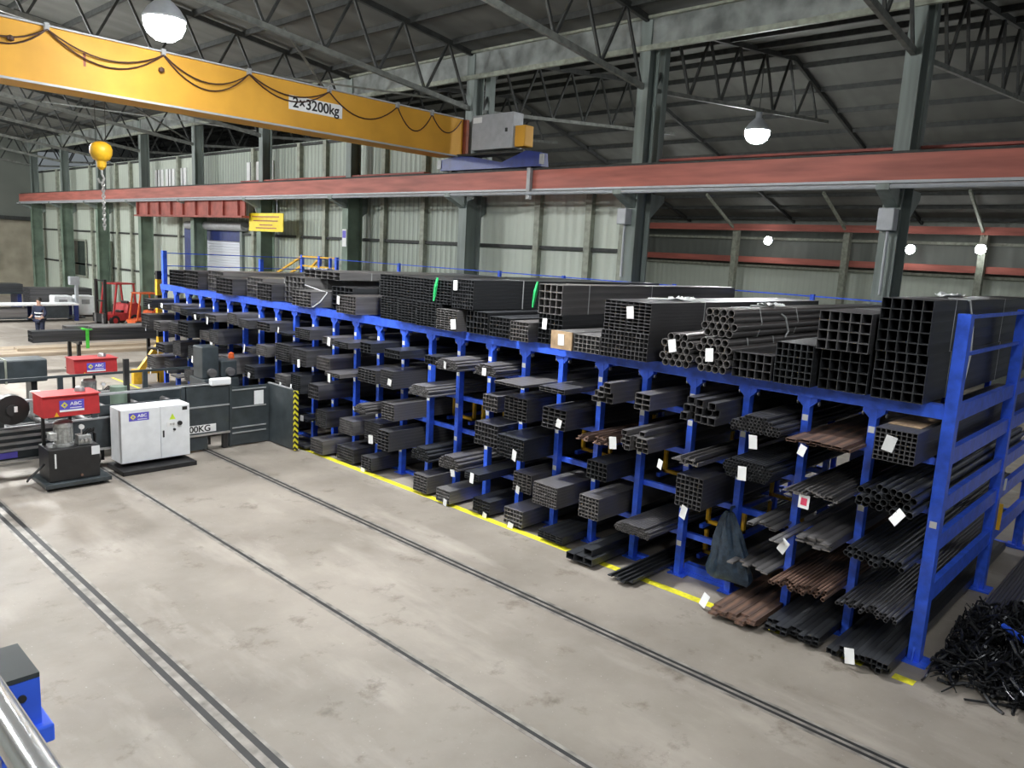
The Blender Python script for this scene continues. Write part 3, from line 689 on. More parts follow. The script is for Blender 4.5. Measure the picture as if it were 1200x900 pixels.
# -- yellow trays showing in the empty pigeonholes
def cassette(bay, z, label, xo=0):
    y0 = PY[bay-1]+.1; y1 = PY[bay]-.1
    t = thing('storage_cassette', label, 'storage tray', (10.2, (y0+y1)/2, z), 'yellow trays in the empty pigeonholes', world=False)
    yl, yr = (y0-y1)/2, (y1-y0)/2
    for s in (yl, yr): MB().box(0, 5.2, s-.03, s+.03, 0, .06).build('side_rail', 'blue', t)
    for x in (.12+xo, 2.3, 4.6):
        b = MB(); b.box(x, x+.06, yl, yr, .06, .11); b.box(x, x+.06, yl, yl+.05, .06, .43); b.box(x, x+.06, yr-.05, yr, .06, .43); b.build('bracket', 'yellow', t)
for bay, z, s in ((4, LV[1], 'fourth bay, left of the blue bag'), (4, LV[0]+.12, 'fourth bay at floor height'), (5, LV[2], 'fifth bay under the rectangular tubes'), (7, LV[2], 'seventh bay halfway up'), (10, LV[2], 'tenth bay halfway up'), (11, LV[2], 'eleventh bay halfway up')):
    cassette(bay, z, 'yellow U-bracket tray in the '+s)

# -- bundles lying on top of the rack
def top(label, xf, y0, y1, z0, cols, rows, kind='sq', h=None, m='steel', **k):
    w = (y1-y0)/cols if kind != 'hex' else k.pop('d')
    k.setdefault('Ln', min(6., 15.55-xf))
    return bundle(label+', atop the rack', 'bundles on top of the rack', xf, (y0+y1)/2, z0, kind, cols, rows, w, h or w, m=m, **k)
Z = TOP+.009
top('lower of two tall square tube bundles beside the end guard', 9.5, 2.46, 3.03, Z, 5, 5, h=.112, m='steelb', straps=(.9, 3.5))
top('upper of two tall square tube bundles beside the end guard', 9.5, 2.48, 3.04, Z+.56, 5, 5, h=.124, m='steelb', straps=(.9, 3.5))
top('dark lower square tube bundle second from the end guard', 9.55, 3.10, 3.68, Z, 5, 4, h=.125, m='steelb')
top('large square tube bundle with bare rims, second from the end guard', 9.45, 3.10, 3.72, Z+.5, 5, 4, h=.118, t=.007, straps=(1.2,))
top('fine square tube bundle next to the large bare-rimmed one', 9.45, 3.74, 4.22, Z, 6, 6, h=.088, m='steelb')
top('low square tube bundle right of the strapped round pipes', 9.45, 4.26, 4.80, Z, 5, 3, h=.11, m='steel')
top('right-hand lower hexagon of round pipes', 9.4, 4.84, 5.3, Z, 1, [4, 5, 4, 5, 4], 'hex', d=.106, t=.008, m='steelg', straps=(.5, 1.3), tagat=(.05, .33, True))
top('upper hexagon of round pipes resting over the other two', 9.45, 4.9, 5.2, Z+.49, 1, [4, 5, 4, 4], 'hex', d=.106, t=.008, m='steelg', straps=(.7, 1.9))
top('left-hand hexagon of round pipes', 9.42, 5.40, 5.9, Z, 1, [4, 5, 4, 5, 3], 'hex', d=.106, t=.008, m='steelg', straps=(.9,), tagat=(.08, .38, True))
top('wide low square tube bundle under two flat-tube bundles', 9.4, 6.12, 6.96, Z, 12, 6, h=.067, straps=(1.5,))
top('right flat-tube bundle with white tag, on the wide one', 9.42, 6.12, 6.53, Z+.402, 4, 9, h=.05, straps=(1.5,), tagat=(.15, .38, True))
top('left flat-tube bundle stacked on the wide one', 9.42, 6.55, 6.94, Z+.402, 4, 9, h=.05, straps=(1.5,))
top('small square tube bundle with a pale top left of the wide one', 9.4, 6.98, 7.47, Z, 6, 4, h=.068, m='steelw')
o = top('short bundle with a brown capped end and white tag', 9.38, 7.50, 7.92, Z, 4, 2, h=.14, m='steelw', tagat=(0, .24, True))
MB().box(-.012, .02, -.215, .215, -.002, .285).build('end_cap', 'card', o)
top('dark lower bundle under the big bare square tubes', 9.7, 7.98, 8.5, Z, 6, 6, h=.083, m='steelb', tagat=(.1, .42, True))
top('big bare square tube bundle with a green tape tail', 9.7, 8.02, 8.52, Z+.498, 4, 4, h=.122, m='steelg', t=.008, straps=(.7, 2.6), tape=(.27, .5))
top('low bright-rimmed square tube bundle right of the dark row', 9.5, 8.54, 8.95, Z, 6, 5, h=.066, m='steelg', t=.006)
top('low dark bundle left of the bright-rimmed one', 9.6, 9.0, 9.55, Z, 7, 5, h=.07, m='steelb')
top('low dark bundle under the tall black stack, right one', 9.6, 9.6, 10.15, Z, 6, 4, h=.1, m='steelb')
top('tall black stack with a dark seam and white tag', 9.55, 9.95, 10.5, Z+.42, 8, 8, h=.066, m='steelb', tagat=(.18, .5, True), straps=(1.3,))
top('low grey-lined tagged bundle under the black stack', 9.45, 10.25, 10.8, Z, 5, 9, h=.042, m='steelg', tagat=(-.2, .22, True))
for i, (a, c, lbl) in enumerate(((10.85, 11.5, 'low black bundle, first of three in the dark row'), (11.55, 12.2, 'low black bundle, second of three in the dark row'), (12.25, 12.9, 'low black bundle, third of three in the dark row'))):
    top(lbl, 9.55+.1*i, a, c, Z, 6, 9, h=.05, m='steelb')
for i, (a, c, lbl) in enumerate(((10.6, 11.3, 'upper black bundle with green tape at mid rack'), (11.4, 12.1, 'upper black bundle, middle of the dark row'), (12.2, 13.0, 'upper black bundle, left end of the dark row'))):
    top(lbl, 9.6+.1*i, a, c, Z+.455, 7, 8, h=.055, m='steelb', **(dict(tape=(0, .46)) if i == 0 else {}))
top('low grey bundle alone left of the dark row', 9.55, 13.5, 14.2, Z, 7, 6, h=.063, kind='block', m='steelg', tagat=(.25, .36, True))
for i, (a, c, hh, xx, m_, lbl) in enumerate(((13.4, 14.1, .34, 10.6, 'steelb', 'black bundle resting on the lone grey one'), (14.4, 15.2, .5, 10.1, 'steelb', 'dark long bundle left of the lone grey one'), (15.3, 16.1, .36, 9.6, 'steelw', 'grey profile bundle with a loose white strap'), (16.2, 17.1, .62, 10.0, 'steelw', 'tall grey profile bundle with white straps'), (17.2, 17.9, .40, 9.7, 'steel', 'dark channel bundle beyond the grey profiles'), (18.0, 18.8, .5, 9.9, 'steelw', 'second dark channel bundle towards the far end'), (19.0, 19.9, .42, 9.6, 'steel', 'rough-ended channel bundle towards the far end'), (20.1, 21.0, .55, 9.9, 'steelw', 'grey channel bundle near the far end'), (21.2, 22.1, .5, 9.7, 'steel', 'black round-ended bundle near the far end'), (22.3, 23.3, .45, 9.8, 'steelb', 'last dark bundle by the far end post'))):
    top(lbl, xx, a, c, Z+(.39 if i == 0 else 0), 5, 5, h=hh/5, kind='block', m=m_, straps=(.6, 2.2) if i in (2, 3, 5) else ())
top('long pale bundle lying on the strapped grey profiles', 10.4, 15.35, 16.9, Z+.622, 6, 2, h=.09, kind='block', m='steelw', straps=(.9, 1.5))

# loose ribbons of white strap lying over the bundles
def ribbon(label, pts):
    o = MB().tube(pts, .014, 5).build('strap_ribbon', 'strap'); tag(o, label, 'strap')
ribbon('white strap ribbon hanging down the side of the bundle at the end guard', [(10.9, 2.7, 4.345), (10.95, 2.46, 4.33), (11.15, 2.43, 4.0), (11.2, 2.42, 3.65), (11.0, 2.40, 3.35), (10.75, 2.38, 3.2)])
ribbon('white strap ribbon curling over the upper round pipes', [(10.6, 5.2, 4.04), (10.8, 4.95, 4.05), (10.95, 4.80, 3.9), (11.0, 4.76, 3.7), (10.85, 4.74, 3.62)])
ribbon('white strap ribbon rising over the flat-tube bundles', [(10.5, 6.9, 4.02), (10.7, 6.5, 4.03), (10.9, 6.2, 4.02), (11.1, 6.08, 3.85), (11.1, 6.06, 3.6)])
ribbon('white strap ribbon hanging from the grey profile bundle far along', [(10.0, 16.2, 3.62), (10.1, 15.9, 3.55), (10.0, 15.25, 3.5), (9.8, 15.22, 3.3), (9.6, 15.22, 3.18)])

# crumpled white film left on the bundle tops
rf_ = random.Random(9)
for x, y, z, lb in ((11.2, 2.75, 4.345, 'crumpled white film on the bundle at the end guard'), (10.9, 6.5, 4.017, 'crumpled white film on the flat-tube bundles'), (11.0, 5.05, 4.045, 'crumpled white film on the upper round pipes'), (10.7, 16.6, 3.965, 'crumpled white film on the far grey profiles')):
    b = MB(); nx, ny = 14, 6
    for i in range(nx):
        for j in range(ny):
            b.v.append((x+(i-nx/2)*.05+rf_.uniform(-.012, .012), y+(j-ny/2)*.055*(.6+.4*math.sin(i*.9))+rf_.uniform(-.012, .012), z+.012+abs(rf_.gauss(0, .022))))
    for i in range(nx-1):
        for j in range(ny-1): b.f.append((i*ny+j, i*ny+j+1, (i+1)*ny+j+1, (i+1)*ny+j))
    o = b.build('plastic_film', 'strap', None, False); tag(o, lb, 'plastic film', 'white film on the bundle tops')
    md = o.modifiers.new('thick', 'SOLIDIFY'); md.thickness = .003

# -- blue plastic bag hung on the third post
t = thing('plastic_bag', 'crumpled dark blue plastic bag hanging on a rack post', 'bag', (9.62, 4.62, .28))
b = MB(); rows_ = 15; n_ = 40; cx, cy = 9.60, 4.62
rg = random.Random(4); ph = [rg.uniform(0, 6.28) for _ in range(6)]
for j in range(rows_):
    s = j/(rows_-1); z = .30+s*.95; wd = .30*(1-s)**.8+.055; dp = .12*(1-s)**.7+.03
    if j == 0: wd *= .9; dp *= .8
    for k in range(n_):
        a = 2*PI*k/n_
        fold = 1+.16*math.sin(5*a+ph[0]+s*2)*(.3+s)+.10*math.sin(9*a+ph[1]-s*4)*(.3+s)+.05*math.sin(17*a+ph[2]+s*9)
        b.v.append((cx+dp*math.sin(a)*fold, cy+wd*math.cos(a)*fold+.05*s-.02*math.sin(s*5), z+.02*math.sin(3*a+ph[3])*(1-s)))
for j in range(rows_-1):
    for k in range(n_): b.f.append((j*n_+k, j*n_+(k+1) % n_, (j+1)*n_+(k+1) % n_, (j+1)*n_+k))
b.f.append(tuple(reversed(range(n_))))
b.build('bag_body', 'bag', t, True)
MB().tube([(9.60, 4.68, 1.24), (9.66, 4.70, 1.30), (9.74, 4.70, 1.29)], .018, 6).build('knot', 'bag', t, True)
MB().tube([(9.60, 4.54, 1.1), (9.56, 4.52, .95), (9.58, 4.5, .8), (9.62, 4.55, .9), (9.62, 4.58, 1.1)], .012, 5).build('handle_loop', 'bag', t, True)

# ------------------------------------------------------------------ slate grey pipe carriage running on the floor rails
t = thing('pipe_carriage', 'slate grey wheeled pipe handling carriage with guard panels at the rack', 'carriage', (5, 16.5, 0))
MB().box(6.98, 7.95, 15.93, 15.97, .34, 1.46).build('side_panel', 'machine', t)
b = MB().box(7.95, 8.93, 15.96, 16.0, .03, 1.36)
g = b.build('guard_gate', 'machine', t)
for z in (.30, .42, .88, 1.28): MB().box(8.0, 8.85, 15.93, 15.96, z, z+.025).build('gate_rib', 'greyp', g)
MB().box(7.96, 8.02, 15.92, 15.96, .03, 1.5).build('gate_post', 'machine', g)
MB().box(8.55, 8.78, 15.925, 15.93, .92, 1.24).build('notice', 'cab', g)
MB().box(8.93, 8.975, 14.86, 16.0, .03, 1.38).build('wing_panel', 'machine', t)
MB().box(8.925, 8.98, 15.0, 16.0, 1.38, 1.40).build('panel_cap', 'greyp', t)
MB().box(8.91, 9.0, 14.80, 14.86, .03, 1.38).build('hazard_edge', 'hazard', t)
MB().box(-1, 7.9, 15.92, 16.04, .40, 1.0).build('chassis_beam', 'machine', t)
MB().box(-1, 7.95, 15.88, 15.95, .36, .40).build('chassis_lip', 'bright', t)
MB().box(-1, 7.95, 15.9, 15.96, .98, 1.01).build('chassis_lip', 'greyp', t)
MB().box(-1, 7.95, 17.9, 18.05, .40, 1.1).build('chassis_beam', 'machine', t)
MB().box(-1, 8.0, 15.93, 15.99, 1.44, 1.48).build('top_rail', 'greyp', t)
MB().box(-1, 8.0, 17.95, 18.0, 1.5, 1.55).build('top_rail', 'machine', t)
for x in (.6, 2.2, 3.62, 5.2, 6.95):
    MB().box(x-.05, x+.05, 15.93, 16.0, .34, 1.46).build('upright', 'machine', t)
    MB().box(x-.05, x+.05, 17.93, 18.0, .34, 1.52).build('upright', 'machine', t)
for z in (.56, .68, .80, .92):
    MB().box(-1, 4.45, 15.88, 15.92, z, z+.05).build('slat', 'greyp', t)
for i in range(12):
    MB().cyl((-.4+i*.7, 16.05, .86), (-.4+i*.7, 17.9, .86), .06, 14).build('roller', 'steelg', t, True)
MB().box(2, 8.0, 16.9, 17.05, .7, .82).build('drive_chain', 'dark', t)
for x in (3.17, 5.27, 7.47):
    for y in (16.2, 17.7):
        w_ = MB().cyl((x-.05, y, .17), (x+.05, y, .17), .16, 20).build('wheel', 'steelg', t, True)
        MB().box(x-.12, x-.07, y-.13, y+.13, .1, .42).box(x+.07, x+.12, y-.13, y+.13, .1, .42).build('wheel_fork', 'black', w_)
for x in (6.75, 7.85): MB().box(x-.05, x+.05, 15.9, 16.0, .02, .36).build('stand_leg', 'black', t)
MB().box(7.05, 7.45, 15.93, 15.98, .05, .34).build('foot_box', 'machine', t)
MB().box(7.52, 7.98, 15.86, 16.0, 1.44, 1.60, .03).build('light_fitting', 'cab', t)
MB().box(-1, 3.5, 16.02, 16.06, 1.02, 1.22).build('guard_plate', 'machine', t)
MB().box(5.3, 7.9, 16.02, 16.06, 1.0, 1.22).build('guard_plate', 'machine', t)
pl = MB().box(6.72, 7.64, 15.914, 15.92, .43, .60).build('capacity_plate', 'white', t)
lettering('lettering', '3000KG', .19, 'black', (7.18, 15.912, .512), pl, sx=1.05)
for x, wz in ((8.15, .95), (8.6, .6)):
    o = MB().box(x-.2, x+.2, 17.2, 17.7, 1.36, 1.16+wz, .03).build('gearbox', 'machine', t)
    MB().cyl((x, 17.1, 1.5), (x, 17.2, 1.5), .1, 18).build('drive_flange', 'steelg', o, True)
MB().lathe((8.85, 17.6, 1.75), [(.07,0),(.07,.03),(.06,.12),(.01,.15)], 14).build('beacon', 'orange', t, True)
MB().cyl((8.85, 17.6, .3), (8.85, 17.6, 1.75), .03, 10).build('beacon_pole', 'machine', t, True)
MB().box(7.95, 8.8, 17.1, 17.9, .05, 1.355, .02).build('pump_housing', 'machine', t)
MB().box(5.55, 7.95, 17.0, 17.08, 1.22, 1.3).build('push_bar', 'steelg', t)
d = MB().cyl((3.76, 15.72, 1.36), (3.76, 15.92, 1.36), .27, 32).build('hose_reel', 'black', t, True)
MB().cyl((3.76, 15.68, 1.36), (3.76, 15.72, 1.36), .1, 20).build('reel_hub', 'dark', d, True)
MB().box(3.78, 3.83, 15.66, 15.68, 1.33, 1.43).build('hub_plate', 'white', d)
MB().box(3.55, 3.84, 15.865, 15.88, .44, .55).build('maker_plate', 'logo', t)
MB().cyl((4.45, 16.3, 1.0), (4.45, 16.3, 1.55), .03, 8).build('valve_stem', 'alu', t, True)
MB().box(4.3, 4.5, 16.5, 16.8, 1.0, 1.5, .04).build('valve_block', 'alu', t)
MB().cyl((5.85, 16.5, 1.0), (5.85, 16.5, 1.5), .16, 18).build('accumulator', 'columng', t, True)
MB().box(5.96, 6.06, 16.46, 16.54, 1.0, 2.05).build('mast', 'black', t)

# control cabinet
t = thing('control_cabinet', 'pale grey two-door electrical control cabinet with a blue maker plate', 'cabinet', (6.1, 15.5, 0))
MB().box(5.36, 6.80, 15.02, 15.86, 0, .09, .01).build('plinth', 'black', t)
MB().box(5.50, 6.70, 15.50, 15.80, .09, .20).build('stand', 'black', t)
MB().box(5.44, 6.80, 15.34, 15.84, .16, 1.24, .012).build('body', 'cab', t)
dl = MB().box(5.45, 6.20, 15.31, 15.338, .17, 1.23, .006).build('door', 'cab', t)
dr = MB().box(6.206, 6.79, 15.31, 15.338, .17, 1.23, .006).build('door', 'cab', t)
MB().box(6.24, 6.27, 15.29, 15.31, .60, .74, .005).build('handle', 'black', dr)
MB().cyl((6.58, 15.27, .86), (6.58, 15.31, .86), .045, 14).build('isolator_knob', 'black', dr, True)
MB().cyl((6.47, 15.28, .74), (6.47, 15.31, .74), .025, 12).build('key_switch', 'black', dr, True)
for x in (6.40, 6.46): MB().cyl((x, 15.29, .86), (x, 15.31, .86), .018, 10).build('push_button', 'bright', dr, True)
MB().box(6.32, 6.50, 15.304, 15.31, .81, .90).build('switch_plate', 'white', dr)
MB().box(6.64, 6.74, 15.304, 15.31, 1.12, 1.19).build('rating_plate', 'black', dr)
MB().prism([(6.38, .95), (6.50, .95), (6.44, 1.07)], 'y', 15.304, 15.31).build('warning_triangle', 'lime', dr)
def logo(x0, x1, z0, z1, y, parent, strip=False):
    p = MB().box(x0, x1, y-.004, y, z0, z1).build('maker_plate', 'logo', parent)
    zc = (z0+z1)/2; r_ = (z1-z0)*.34; xc = x0+(x1-x0)*.2
    MB().prism([(xc-r_, zc), (xc, zc-r_), (xc+r_, zc), (xc, zc+r_)], 'y', y-.007, y-.004).build('diamond_mark', 'logoyel', p)
    MB().prism([(xc-r_*.4, zc), (xc, zc-r_*.4), (xc+r_*.4, zc), (xc, zc+r_*.4)], 'y', y-.009, y-.007).build('diamond_mark', 'logo', p)
    lettering('lettering', 'ABC', (z1-z0)*.50, 'white', (x0+(x1-x0)*.66, y-.007, zc+(z1-z0)*.10), p, sx=1.15)
    MB().box(x0+(x1-x0)*.42, x0+(x1-x0)*.9, y-.006, y-.004, z0+(z1-z0)*.14, z0+(z1-z0)*.22).build('rule', 'white', p)
    if strip: MB().box(x0, x1, y-.005, y, z0-.035, z0).build('white_strip', 'white', p)
logo(5.60, 5.98, 1.0, 1.16, 15.31, dl)

# hydraulic power units with red hoods
def power_unit(label, x, y):
    t = thing('hydraulic_power_unit', label, 'hydraulic unit', (x+.43, y+.4, 0), 'hydraulic power units of the carriage')
    b = MB(); b.box(x-.1, x+1.0, y-.12, y+.75, .06, .14, .01); b.build('drip_tray', 'machine', t)
    for dx, dy in ((.0, .0), (.85, .0), (0, .6), (.85, .6)): MB().cyl((x+dx-.03, y+dy, .04), (x+dx+.03, y+dy, .04), .04, 12).build('castor', 'dark', t, True)
    tk = MB().box(x, x+.84, y, y+.6, .14, .74, .015).build('tank', 'black', t)
    MB().cyl((x+.1, y-.015, .40), (x+.1, y-.015, .66), .015, 8).build('level_gauge', 'white', tk)
    MB().box(x+.7, x+.84, y-.006, y, .56, .72).build('label_plate', 'cab', tk)
    MB().cyl((x+.52, y-.03, .21), (x+.52, y, .21), .025, 10).build('drain_plug', 'rust', tk, True)
    mo = MB().lathe((x+.32, y+.26, .74), [(.17,0),(.17,.05),(.145,.06),(.145,.34),(.16,.35),(.16,.42),(.12,.46),(.02,.47)], 28).build('motor', 'alu', t, True)
    b = MB()
    for k in range(14):
        a = 2*PI*k/14; b.bar((x+.32+.145*math.cos(a), y+.26+.145*math.sin(a), .81), (x+.32+.145*math.cos(a), y+.26+.145*math.sin(a), 1.08), .012, .03, (math.cos(a), math.sin(a), 0))
    b.build('cooling_fin', 'alu', mo)
    MB().box(x+.08, x+.2, y+.16, y+.36, .86, 1.0, .01).build('terminal_box', 'alu', mo)
    vb = MB().box(x+.52, x+.74, y+.1, y+.3, .74, .92, .01).build('valve_block', 'alu', t)
    for k in range(3): MB().cyl((x+.56+k*.07, y+.02, .84), (x+.56+k*.07, y+.1, .84), .025, 10).build('solenoid', 'bright', vb, True)
    MB().cyl((x+.58, y+.12, .92), (x+.58, y+.12, 1.06), .012, 8).build('gauge_stem', 'bright', t)
    MB().cyl((x+.58, y+.08, 1.08), (x+.58, y+.13, 1.08), .045, 16).build('pressure_gauge', 'white', t, True)
    for k in range(3):
        MB().tube([(x+.6+.05*k, y+.2, .9), (x+.7+.05*k, y+.15, 1.02), (x+.84, y+.2+.05*k, .9), (x+.9, y+.4, .6)], .016, 6).build('hose', 'dark', t, True)
    MB().tube([(x-.02, y+.2, .45), (x-.3, y+.1, .25), (x-.25, y+.4, .12)], .02, 6).build('hose', 'dark', t, True)
    for dx in (.06, .50): MB().box(x+dx-.025, x+dx+.025, y+.44, y+.5, .74, 1.34).build('hood_post', 'black', t)
    b = MB().prism([(y-.02, 1.33), (y+.55, 1.33), (y+.55, 1.70), (y-.0, 1.70)], 'x', x-.06, x+.86)
    h = b.build('hood', 'red', t)
    b = MB(); b.box(x-.08, x+.88, y-.04, y+.56, 1.70, 1.715); b.build('hood_lid', 'red', h)
    logo(x+.20, x+.60, 1.45, 1.62, y-.02, h, True)
    MB().prism([(x+.11, 1.34), (x+.19, 1.34), (x+.15, 1.42)], 'y', y-.026, y-.02).build('warning_triangle', 'yellow', h)
    MB().lathe((x+.62, y+.25, 1.715), [(.09,0),(.09,.03),(.07,.08),(.02,.1)], 16).build('breather_cap', 'bright', h, True)
    return t
power_unit('black hydraulic power unit with red hood beside the pale cabinet', 4.08, 14.9)
power_unit('second red hooded hydraulic unit standing behind the carriage', 5.86, 19.0)

# ------------------------------------------------------------------ behind the carriage
def trestle(label, x, y, h, wdt=1.0):
    t = thing('pipe_stand', label, 'stand', (x, y, 0))
    MB().box(x-.05, x+.05, y-wdt/2, y+wdt/2, h-.1, h).build('cross_beam', 'black', t)
    for s in (-1, 1): MB().box(x-.05, x+.05, y+s*wdt*.35-.05, y+s*wdt*.35+.05, 0, h-.1).build('leg', 'black', t)
    for s in (-1, 1): MB().box(x-.14, x+.14, y+s*wdt*.35-.12, y+s*wdt*.35+.12, 0, .02).build('foot', 'black', t)
trestle('black pipe stand left one of two behind the carriage', 8.6, 28.1, 1.02, 1.3)
trestle('black pipe stand right one of two behind the carriage', 11.2, 28.1, 1.02, 1.3)
o = bundle('dark square tube pack with a lime clamp, on the black stands', 'packs lying on the black stands', 7.25, 27.8, 1.02, 'block', 4, 3, .12, .12, Ln=4.6, m='steelb')
b = MB(); b.box(1.55, 1.65, -.26, -.242, -.25, .38); b.box(1.55, 1.65, -.26, .26, .365, .385); b.box(1.55, 1.65, .242, .26, 0, .38); b.box(1.45, 1.75, -.27, -.25, .36, .40); b.build('clamp', 'lgreen', o)
bundle('bright pipe pack behind the lime-clamped one', 'packs lying on the black stands', 8.4, 28.32, 1.02, 'block', 4, 4, .11, .11, Ln=4.2, m='steelg')
loose('pale pipe lying over the packs on the black stands', 'pale pipes over the black stands', 'steel_pipe', 'pipe', rd_me(.11, .008, 4.2, 'steelw'), [(27.66, 1.435), (27.8, 1.435)], 9.0)
t = thing('plank_stack', 'low stack of tan planks along the floor behind the stands', 'planks', (9, 32.6, 0))
for i in range(4): MB().box(5.5, 13.6+.2*(i % 2), 31.6+.55*i, 32.1+.55*i, 0, .13).build('plank', 'wood', t)
MB().box(8, 13.2, 32.3, 32.8, .13, .22).build('plank', 'wood', t)
t = thing('box_section', 'big dark grey box section with two pale straps behind the red hood', 'box section', (3.4, 19.2, 0))
MB().box(-1.5, 5.25, 18.95, 19.55, 1.28, 1.78, .03).build('body', 'machine', t)
for x in (3.95, 4.45): MB().box(x-.02, x+.02, 18.93, 19.57, 1.27, 1.80).build('strap', 'post', t)
for x in (0., 3.55, 5.0):
    MB().box(x-.06, x+.06, 19.05, 19.45, 0, 1.28).build('support', 'black', t)
# hazard-banded post with a yellow foot bracket at the far rack end
t = thing('guard_post', 'yellow and black banded post with triangular yellow foot past the rack end', 'guard post', (10.0, 24.6, 0))
b = MB().box(9.93, 10.07, 24.53, 24.67, 0, 3.5); b.build('post', 'black', t)
for z0, z1 in ((.9, 1.45), (1.75, 1.95), (2.2, 2.6), (2.75, 3.25)): MB().box(9.925, 10.075, 24.525, 24.675, z0, z1).build('band', 'yellow', t)
b = MB(); b.bar((9.22, 24.6, .2), (10.0, 24.6, 1.22), .14, .16); b.box(9.2, 9.95, 24.53, 24.67, .30, .42); b.box(9.15, 9.4, 24.5, 24.7, 0, .45); b.box(9.93, 10.07, 24.5, 24.7, 0, 1.3)
b.build('foot_bracket', 'yellow', t)
# benches far back
def bench(label, x0, x1, y, h, topm, dep=1.2):
    t = thing('stock_bench', label, 'bench', ((x0+x1)/2, y, 0))
    MB().box(x0, x1, y-dep/2, y+dep/2, h-.08, h).build('bench_top', topm, t)
    MB().box(x0+.1, x1-.1, y-dep/2+.05, y+dep/2-.05, .15, .22).build('shelf', 'machine', t)
    n_ = int((x1-x0)/1.9)
    for i in range(n_+1):
        x = x0+.15+(x1-x0-.3)*i/n_
        MB().box(x-.09, x+.09, y-dep/2+.02, y-dep/2+.2, 0, h-.08).build('leg', 'dblue', t)
        MB().box(x-.09, x+.09, y+dep/2-.2, y+dep/2-.02, 0, h-.08).build('leg', 'dblue', t)
    for i in range(n_):
        x = x0+.3+(x1-x0-.3)*i/n_
        MB().box(x, x+1.4, y-dep/2+.12, y+dep/2-.2, .22, h-.12-.1*(i % 2)).build('stored_block', 'steelg' if i % 2 else 'machine', t)
bench('long bench with white top and blue legs, behind the worker', 4.0, 13.7, 44.2, .88, 'white')
def sheets(label, x0, x1, y, z0, zh, m, grp):
    bundle(label, grp, x0, y, z0, 'block', 6, 3, .22, zh/3, Ln=x1-x0, m=m)
t = thing('stock_bench', 'grey steel bench further back under the white sheet stack', 'bench', (8, 51, 0))
MB().box(2, 13, 50.2, 51.8, .9, 1.0).build('bench_top', 'machine', t)
for x in (2.3, 5.5, 9, 12.7): MB().box(x-.1, x+.1, 50.3, 51.7, 0, .9).build('leg', 'dblue', t)
sheets('dark profile stack on the further bench', 2.2, 12.9, 51, 1.0, .45, 'steelb', 'stacks on the further bench')
sheets('white profile stack lying on the dark one, further bench', 2.2, 11.5, 51, 1.452, .5, 'white', 'stacks on the further bench')
sheets('dark profile stack standing on the floor by the wall windows', 12.5, 15.6, 48.2, 0, 1.4, 'steel', 'stacks near the wall')
t = thing('wall_board', 'pale notice board on the tan end wall', 'board', (10.2, YE-.1, 2.4))
MB().box(9.2, 11.2, YE-.08, YE-.002, 2.1, 3.6).build('board', 'cab', t); MB().box(9.15, 11.25, YE-.09, YE-.003, 2.05, 2.1).build('tray', 'post', t)
tag(MB().box(12.6, 13.7, YE-.5, YE-.002, 2.2, 3.3, .05).build('cardboard_carton', 'card'), 'brown carton fixed on the tan end wall', 'carton')
for x, lb in ((13.5, 'white machine cover left of the grey mast, by the forklifts'), (14.6, 'white machine cover right of the grey mast, by the forklifts')):
    t = thing('machine_cover', lb, 'machine', (x, 45.9, 0), 'white covers by the forklifts')
    MB().box(x-.45, x+.45, 45.5, 46.3, .1, 1.15, .06).build('cover', 'cab', t); MB().box(x-.4, x+.4, 45.55, 46.25, 0, .1).build('plinth', 'black', t)
    MB().box(x-.2, x+.2, 45.49, 45.5, .7, .95).build('panel', 'greyp', t)
t = thing('drill_mast', 'grey mast standing between the two white machine covers', 'mast', (14.05, 45.5, 0))
MB().box(13.98, 14.12, 45.05, 45.25, 0, 2.1).build('column', 'boxgrey', t); MB().box(13.7, 14.2, 45.0, 45.3, 1.75, 2.2, .04).build('head', 'boxgrey', t); MB().box(13.75, 14.35, 44.85, 45.45, 0, .08).build('base', 'machine', t)

